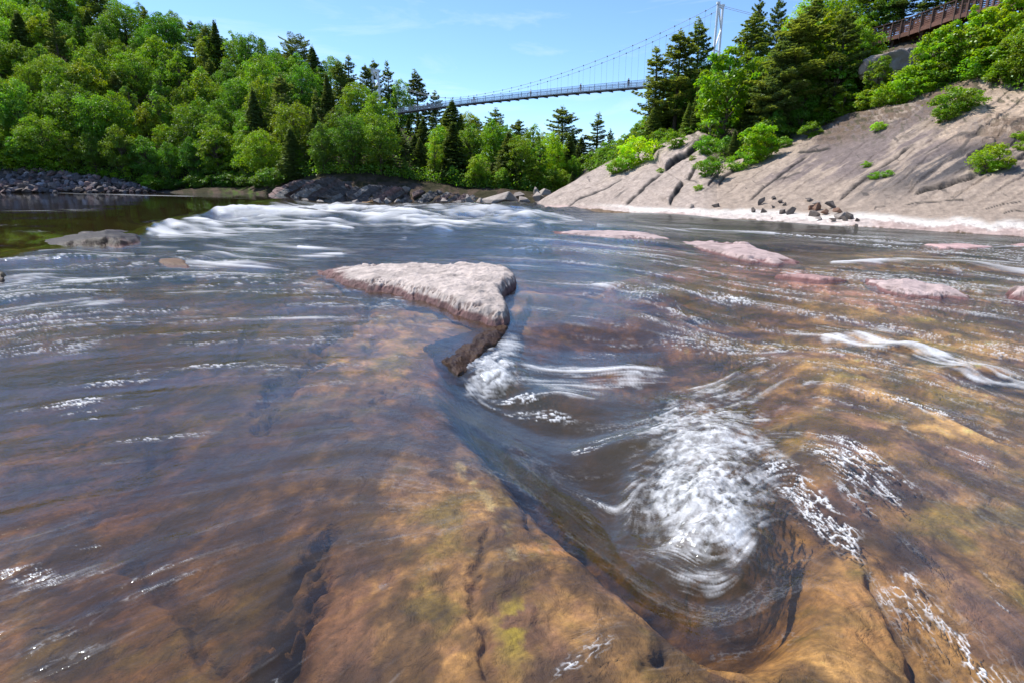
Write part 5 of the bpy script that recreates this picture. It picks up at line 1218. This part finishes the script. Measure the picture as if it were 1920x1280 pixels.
# undergrowth along the wood edges: nobody could count it
def under(name, label, pts_fn, n, mat, size, seed, hgt_=.9):
    r = np.random.RandomState(seed); c = pts_fn(r, n); c = c + r.normal(size=(n, 3)) * np.array([.6, .6, 0]); c[:, 2] += np.abs(r.normal(size=n)) * hgt_
    me = leaf_mesh(name, c, r.normal(size=(n, 3)) * .6 + np.array([0, -.2, .7]), size, size * .6, mat, r)
    tag(link(name, me), label, 'undergrowth', kind='stuff')
def fl(r, n):
    u = r.uniform(-200, 1150, n); s = r.uniform(0, 1, n) ** 3 * .9
    a = l_cre(u); b = l_rid(u); return a + (b - a) * s[:, None]
under('undergrowth', 'dark leafy undergrowth covering the ground of the left wood', fl, 42000, M_LEAF, .34, 5, 1.0)
def fr_(r, n):
    u = r.uniform(1110, 2100, n); s = r.uniform(0, 1, n) ** 1.6 * .9
    m = np.exp(-((u - 1700) / 55) ** 2 - ((s - .5) / .5) ** 2) > .45
    u = np.where(m, u - 150, u); a = r_tre(u); b = r_rid(u); return a + (b - a) * s[:, None]
under('undergrowth', 'green undergrowth along the foot of the right-hand wood', fr_, 34000, M_LEAF, .20, 6, .55)
# ================================================================== BRIDGE
M_WHITE = simple_mat('white_painted_steel', (.72, .74, .76), .45, .06, 3, bump=.05)
M_STEEL = simple_mat('grey_galvanised_steel', (.26, .29, .33), .6, .12, 3, .2, .05)
M_DECK = simple_mat('dark_deck_steel', (.10, .10, .11), .7, .25, 3)
M_MESH = NT('railing_mesh'); _d = M_MESH.n('ShaderNodeBsdfDiffuse'); _d.inputs['Color'].default_value = (.50, .54, .60, 1)
_t = M_MESH.n('ShaderNodeBsdfTransparent'); _co = M_MESH.obj_co()
_w = M_MESH.noise(_co, 9, 2); _f = M_MESH.math('ADD', M_MESH.math('MULTIPLY', _w, .14), .10)
M_MESH = M_MESH.done(M_MESH.mixs(_f, _t.outputs[0], _d.outputs[0]))
br = bpy.data.objects.new('suspension_bridge', None); COL.objects.link(br)
tag(br, 'long grey suspension footbridge with white towers high over the river', 'bridge')
TR_ = at(1351, 12, 113.); TL_ = at(703, 133, 182.)          # tower tops
dR = at(1351, 152, 113.); dL = at(735, 215, 172.); 
ax = np.array([TR_[0] - TL_[0], TR_[1] - TL_[1], 0.]); Lb = np.linalg.norm(ax); ax /= Lb; nx = np.array([-ax[1], ax[0], 0.]); 
if nx[1] < 0: nx = -nx
br.location = (0, 0, 0)
HW = 1.1
dk = [(735,215),(790,206),(850,198),(895,193),(950,187),(1000,182),(1050,178),(1100,173),(1150,169),(1200,165),(1351,152)]
def s_of(u):   # position along the axis whose image column is u
    lo, hi = -10.0, Lb + 10
    for _ in range(50):
        m = (lo + hi) / 2; p = np.array([TL_[0], TL_[1], 0]) + ax * m; uu, _v = proj(p[0], p[1], 20.)
        if uu < u: lo = m
        else: hi = m
    return (lo + hi) / 2
sd_, zd_ = [], []
for u, v in dk:
    s = s_of(u); p = np.array([TL_[0], TL_[1], 0]) + ax * s; sd_.append(s); zd_.append(float(at(u, v, p[1])[2]))
cf = np.polyfit(sd_, zd_, 2)
def zdeck(s): return float(np.polyval(cf, s))
s0, s1 = sd_[0] - 1, Lb
def pd(s, off, dz): 
    p = np.array([TL_[0], TL_[1], 0]) + ax * s + nx * off; return np.array([p[0], p[1], zdeck(s) + dz])
step = 1.55; ns = int((s1 - s0) / step); S = [s0 + (s1 - s0) * i / ns for i in range(ns + 1)]
mb = MB()
for i in range(ns): mb.beam(pd(S[i], 0, -.05), pd(S[i + 1], 0, -.05), 1.9, .10)
mb.build('deck', M_DECK, br)
for off in (-1, 1):
    mb = MB()
    for i in range(ns): mb.beam(pd(S[i], off * HW, -.08), pd(S[i + 1], off * HW, -.08), .12, .22)
    mb.build('side_beam', M_STEEL, br)
    mb = MB()
    for dz in (1.15, .6):
        for i in range(ns): mb.beam(pd(S[i], off * HW, dz), pd(S[i + 1], off * HW, dz), .055, .055)
    mb.build('handrail', M_STEEL, br)
    v_ = []; f_ = []
    for i in range(ns + 1):
        v_ += [tuple(pd(S[i], off * (HW + .03), .06)), tuple(pd(S[i], off * (HW + .03), 1.15)), tuple(pd(S[i], off * (HW + .045), 1.15)), tuple(pd(S[i], off * (HW + .045), .06))]
    for i in range(ns):
        for q_ in range(4): a = 4 * i + q_; b = 4 * i + (q_ + 1) % 4; f_.append((a, b, b + 4, a + 4))
    me = bpy.data.meshes.new('railing_net'); me.from_pydata(v_, [], f_); me.update(); me.materials.append(M_MESH); link('railing_net', me, br)
jb = MB(); jb.box((0, 0, 0), (.085, 1.45, .13)); jm = jb.mesh('crossbeam', M_DECK)
pb = MB(); pb.box((0, 0, .55), (.035, .035, .62)); pmh = pb.mesh('railing_post', M_STEEL)
rot = math.atan2(ax[1], ax[0])
ss_ = [s0 + 2.6 + i * 2.9 for i in range(int((s1 - s0) / 2.9))]
sp_ = ss_[:48]
for s in sp_:
    o = link('crossbeam', jm, br); o.location = pd(s, 0, -.26); o.rotation_euler = (0, 0, rot)
    for off in (-1, 1):
        o = link('railing_post', pmh, br); o.location = pd(s, off * HW, 0); o.rotation_euler = (0, 0, rot)
# cables: one each side, parabola touching the measured low point
def zc(s):
    sl = s_of(885); zl = zdeck(sl) + 1.55
    if s > sl: k = (TR_[2] - zl) / (Lb - sl) ** 2; return zl + k * (s - sl) ** 2
    k = (TL_[2] - zl) / sl ** 2; return zl + k * (s - sl) ** 2
hanger_n = 0
for off in (-1, 1):
    pts = []
    for i in range(61):
        s = Lb * i / 60; p = np.array([TL_[0], TL_[1], 0]) + ax * s + nx * off * (HW + .15); p[2] = zc(s); pts.append(p)
    mb = MB(); mb.tube(pts, .034, 6); mb.build('main_cable', M_STEEL, br, True)
    b0 = pts[-1]; mb = MB(); mb.tube([b0, b0 + ax * 34 + np.array([0, 0, -13.5])], .034, 6); mb.build('back_cable', M_STEEL, br)
    b0 = pts[0]; mb = MB(); mb.tube([b0, b0 - ax * 26 + np.array([0, 0, -12.])], .034, 6); mb.build('back_cable', M_STEEL, br)
    for s in ss_:
        if s > Lb - 1 or zc(s) - zdeck(s) < 1.2: continue
        p = np.array([TL_[0], TL_[1], 0]) + ax * s + nx * off * (HW + .15); a = p.copy(); a[2] = zc(s); b = p.copy(); b[2] = zdeck(s) - .1
        if hanger_n < 98: mb = MB(); mb.tube([b, a], .016, 5); mb.box(a, (.11, .11, .10)); mb.build('hanger', M_STEEL, br); hanger_n += 1
# towers
def tower(top, base_z, legw):
    tw = bpy.data.objects.new('tower', None); COL.objects.link(tw); tw.parent = br
    c = np.array([top[0], top[1], 0]); offs = HW - .1
    tops = []; bots = []
    for sg in (-1, 1):
        a = c + nx * sg * offs; a[2] = top[2] + .2; b = c + nx * sg * (offs + .35); b[2] = base_z
        mb = MB(); mb.beam(b, a, legw, legw); mb.box(a + np.array([0, 0, .1]), (legw * .8, legw * .8, .16)); mb.build('leg', M_WHITE, tw); tops.append(a); bots.append(b)
    mb = MB(); mb.beam(tops[0] + np.array([0, 0, -.3]), tops[1] + np.array([0, 0, -.3]), legw * .8, legw * .8); mb.build('top_beam', M_WHITE, tw)
    mb = MB(); n = 6
    for i in range(n):
        f0, f1 = i / n, (i + 1) / n
        L0 = bots[i % 2] * (1 - f0) + tops[i % 2] * f0; L1 = bots[1 - i % 2] * (1 - f1) + tops[1 - i % 2] * f1
        mb.beam(L0, L1, legw * .6, legw * .6)
        A_ = bots[0] * (1 - f1) + tops[0] * f1; B_ = bots[1] * (1 - f1) + tops[1] * f1
        if i % 2: mb.beam(A_, B_, legw * .45, legw * .45)
    mb.build('bracing', M_WHITE, tw)
tower(TR_, 10, .34); tower(TL_, 16, .55)

# ---- people
import bmesh
M_SKIN = simple_mat('skin', (.50, .31, .22), .6, .08, 10, bump=.02)
def skin_obj(name, verts, edges, radii, mat, parent, root=0):
    me = bpy.data.meshes.new(name); me.from_pydata([Vector(v) for v in verts], edges, []); o = link(name, me)
    m = o.modifiers.new('s', 'SKIN'); sv_ = me.skin_vertices[0].data
    for i, r_ in enumerate(radii): sv_[i].radius = (r_, r_) if not isinstance(r_, tuple) else r_
    sv_[root].use_root = True
    o.modifiers.new('u', 'SUBSURF').levels = 1; o.modifiers['u'].render_levels = 1
    bpy.context.view_layer.update()
    dg = bpy.context.evaluated_depsgraph_get(); nm_ = bpy.data.meshes.new_from_object(o.evaluated_get(dg))
    o.modifiers.clear(); o.data = nm_; nm_.materials.clear(); nm_.materials.append(mat); nm_.polygons.foreach_set('use_smooth', [True] * len(nm_.polygons)); o.parent = parent
    bpy.data.meshes.remove(me); return o
_mc = {}
def cloth(col):
    if col not in _mc: _mc[col] = simple_mat('cloth', col, .9, .15, 9, bump=.1)
    return _mc[col]
def person(loc, face, label, shirt, trou, hair=(.05, .035, .025), H=1.72, stride=.12, arm=.0, hold=False, shorts=False):
    e = bpy.data.objects.new('person', None); COL.objects.link(e); e.location = loc; e.rotation_euler = (0, 0, face); e.scale = (H / 1.75,) * 3
    tag(e, label, 'person', 'people on the footbridge' if loc[2] < 30 and loc[1] > 100 else None)
    s = stride; ay = .30 if hold else arm; az = 1.02 if hold else .80
    V_ = [(0,0,.95),(0,0,1.15),(0,0,1.38),(0,.0,1.50),(0,.01,1.56),(0,.02,1.66),(0,.01,1.73),
          (-.10,0,.90),(-.11,s*.5,.50),(-.11,s*.35,.09),(-.11,s*.35+.14,.04),(.10,0,.90),(.11,-s*.35,.50),(.11,-s,.10),(.11,-s+.14,.04),
          (-.19,0,1.42),(-.24,-.02+ay*.2,1.14),(-.23,.05+ay,az+.05),(-.22,.09+ay*1.1,az-.04),(.19,0,1.42),(.24,.0+ay*.2,1.14),(.23,.02+ay,az+.05),(.22,.05+ay*1.1,az-.04)]
    E_ = [(0,1),(1,2),(2,3),(3,4),(4,5),(5,6),(0,7),(7,8),(8,9),(9,10),(0,11),(11,12),(12,13),(13,14),(2,15),(15,16),(16,17),(17,18),(2,19),(19,20),(20,21),(21,22)]
    Ra = [.14,.13,.15,.06,.065,.098,.06,.09,.06,.042,.035,.09,.06,.042,.035,.06,.045,.034,.028,.06,.045,.034,.028]
    b = skin_obj('body', V_, E_, Ra, M_SKIN, e)
    g = 1.22
    skin_obj('shirt', [V_[i] for i in (0,1,2,15,16,19,20)], [(0,1),(1,2),(2,3),(3,4),(2,5),(5,6)], [.165,.16,.18,.085,.065,.085,.065], cloth(shirt), e)
    k = (8, 12) if shorts else (9, 13)
    vt = [V_[0], V_[7], V_[8], V_[11], V_[12]] + ([] if shorts else [V_[9], V_[13]])
    skin_obj('trousers', vt, [(0,1),(1,2),(0,3),(3,4)] + ([] if shorts else [(2,5),(4,6)]), [.165,.115,.085,.115,.085] + ([] if shorts else [.06,.06]), cloth(trou), e)
    skin_obj('hair', [(0,-.03,1.60),(0,-.025,1.70),(0,-.01,1.765)], [(0,1),(1,2)], [.085,.105,.06], cloth(hair), e)
    return e
def on_deck(u, off=0): return pd(s_of(u), off, .02)
fa = rot
person(on_deck(778, .1), fa - 1.57, 'person in a pinkish top on the deck section in front of the trees, left one', (.42, .24, .22), (.12, .12, .15), stride=.3)
person(on_deck(801, .2), fa + 1.57, 'person in light grey on the deck in front of the trees, right one', (.42, .42, .44), (.3, .28, .27))
person(on_deck(803.5, -.3), fa + 1.4, 'person in dark top walking beside the light grey one before the trees', (.16, .15, .17), (.25, .24, .24))
person(on_deck(885, 0), fa + 1.57, 'small child in grey on the bridge left of the walker in black', (.2, .19, .2), (.3, .25, .25), H=1.1)
person(on_deck(889, 0), fa + 1.57, 'walker in black top and pale trousers beside the child on the bridge', (.03, .03, .035), (.4, .38, .38), stride=.28)
person(on_deck(993.5, .3), fa + 2.8, 'person in a white top and dark trousers standing alone mid-bridge', (.75, .74, .72), (.03, .03, .035), stride=.0, hold=True)
person(on_deck(1087.5, .1), fa + 1.57, 'left person of the pair in reddish brown tops on the bridge', (.16, .07, .06), (.28, .22, .2), shorts=True)
person(on_deck(1090, -.3), fa + 1.57, 'right person of the pair in reddish brown tops on the bridge', (.12, .06, .055), (.3, .24, .22), shorts=True)
person(on_deck(1177, .2), fa + 1.57, 'bulky person in black at the left of the dark group nearest the right bank', (.02, .02, .024), (.35, .37, .42), H=1.8)
person(on_deck(1179.3, -.3), fa + 1.3, 'person in black jacket and dark trousers at the right of the dark group', (.02, .02, .022), (.05, .05, .055), H=1.84)

# ================================================================== WALKWAY
M_RED = simple_mat('red_brown_timber', (.19, .085, .055), .8, .3, 5)
M_REDD = simple_mat('dark_timber', (.09, .05, .038), .85, .3, 5)
wk = bpy.data.objects.new('timber_walkway', None); COL.objects.link(wk)
tag(wk, 'reddish brown timber walkway with slatted railing climbing along the top right cliff', 'walkway')
WP = [at(1560, 92, 66.), at(1628, 80, 64.), at(1700, 60, 61.), at(1790, 28, 57.), at(1845, 14, 55.), at(1895, 3, 53.), at(1990, -22, 50.)]
def wpt(f):
    f = f * (len(WP) - 1); i = min(int(f), len(WP) - 2); return WP[i] + (WP[i + 1] - WP[i]) * (f - i)
NSEG = 26
Wp = [wpt(i / NSEG) for i in range(NSEG + 1)]
wn = np.array([-(WP[-1] - WP[0])[1], (WP[-1] - WP[0])[0], 0]); wn /= np.linalg.norm(wn)
if wn[1] < 0: wn = -wn
mb = MB()
for i in range(NSEG): mb.beam(Wp[i] + wn * .9 + np.array([0, 0, -.05]), Wp[i + 1] + wn * .9 + np.array([0, 0, -.05]), 1.9, .10)
mb.build('deck', M_RED, wk)
for off in (-.05, 1.9):
    mb = MB()
    for i in range(NSEG): mb.beam(Wp[i] + wn * off + np.array([0, 0, -.24]), Wp[i + 1] + wn * off + np.array([0, 0, -.24]), .12, .34)
    mb.build('fascia_beam', M_RED, wk)
    mb = MB()
    for i in range(NSEG): mb.beam(Wp[i] + wn * off + np.array([0, 0, 1.18]), Wp[i + 1] + wn * off + np.array([0, 0, 1.18]), .18, .07)
    mb.build('top_rail', M_REDD, wk)
    for i in range(0, NSEG + 1):
        mb = MB(); mb.beam(Wp[i] + wn * (off - .02) + np.array([0, 0, -.5]), Wp[i] + wn * (off - .02) + np.array([0, 0, 1.14]), .11, .11); mb.build('railing_post', M_REDD, wk)
    mb = MB()
    for k in range(6):
        for i in range(NSEG): mb.beam(Wp[i] + wn * (off + .06) + np.array([0, 0, .12 + .165 * k]), Wp[i + 1] + wn * (off + .06) + np.array([0, 0, .12 + .165 * k]), .035, .105)
    mb.build('railing_slats', M_RED, wk)
for i in range(1, NSEG, 3):
    mb = MB(); p = Wp[i] + wn * .3; mb.beam(p + np.array([0, 0, -6]), p + np.array([0, 0, -.12]), .2, .2); mb.beam(p + wn * 1.2 + np.array([0, 0, -6]), p + wn * 1.2 + np.array([0, 0, -.12]), .2, .2); mb.build('support_post', M_REDD, wk)
u_, v_ = 0, 0
pp = WP[4] * .4 + WP[5] * .6 + wn * .7
person(pp, 1.2, 'person in a pale lilac top behind the walkway railing at the top right', (.55, .48, .70), (.25, .2, .2))

# pale rock face showing between the trees below the walkway
rf = rock_mesh('cliff_rock', 811, 5, .8, .10, M_SLAB, 12)
g = ground_right(1692, .55)
o = put_rock('cliff_rock', rf, g + np.array([0, 0, -.6]), 2.2, 'grey-brown rock face showing between the trees under the walkway', 'rock', None, (.85, .78, .74), rz=.4, sq=(1.6, .8, 1.35), tilt=.1)
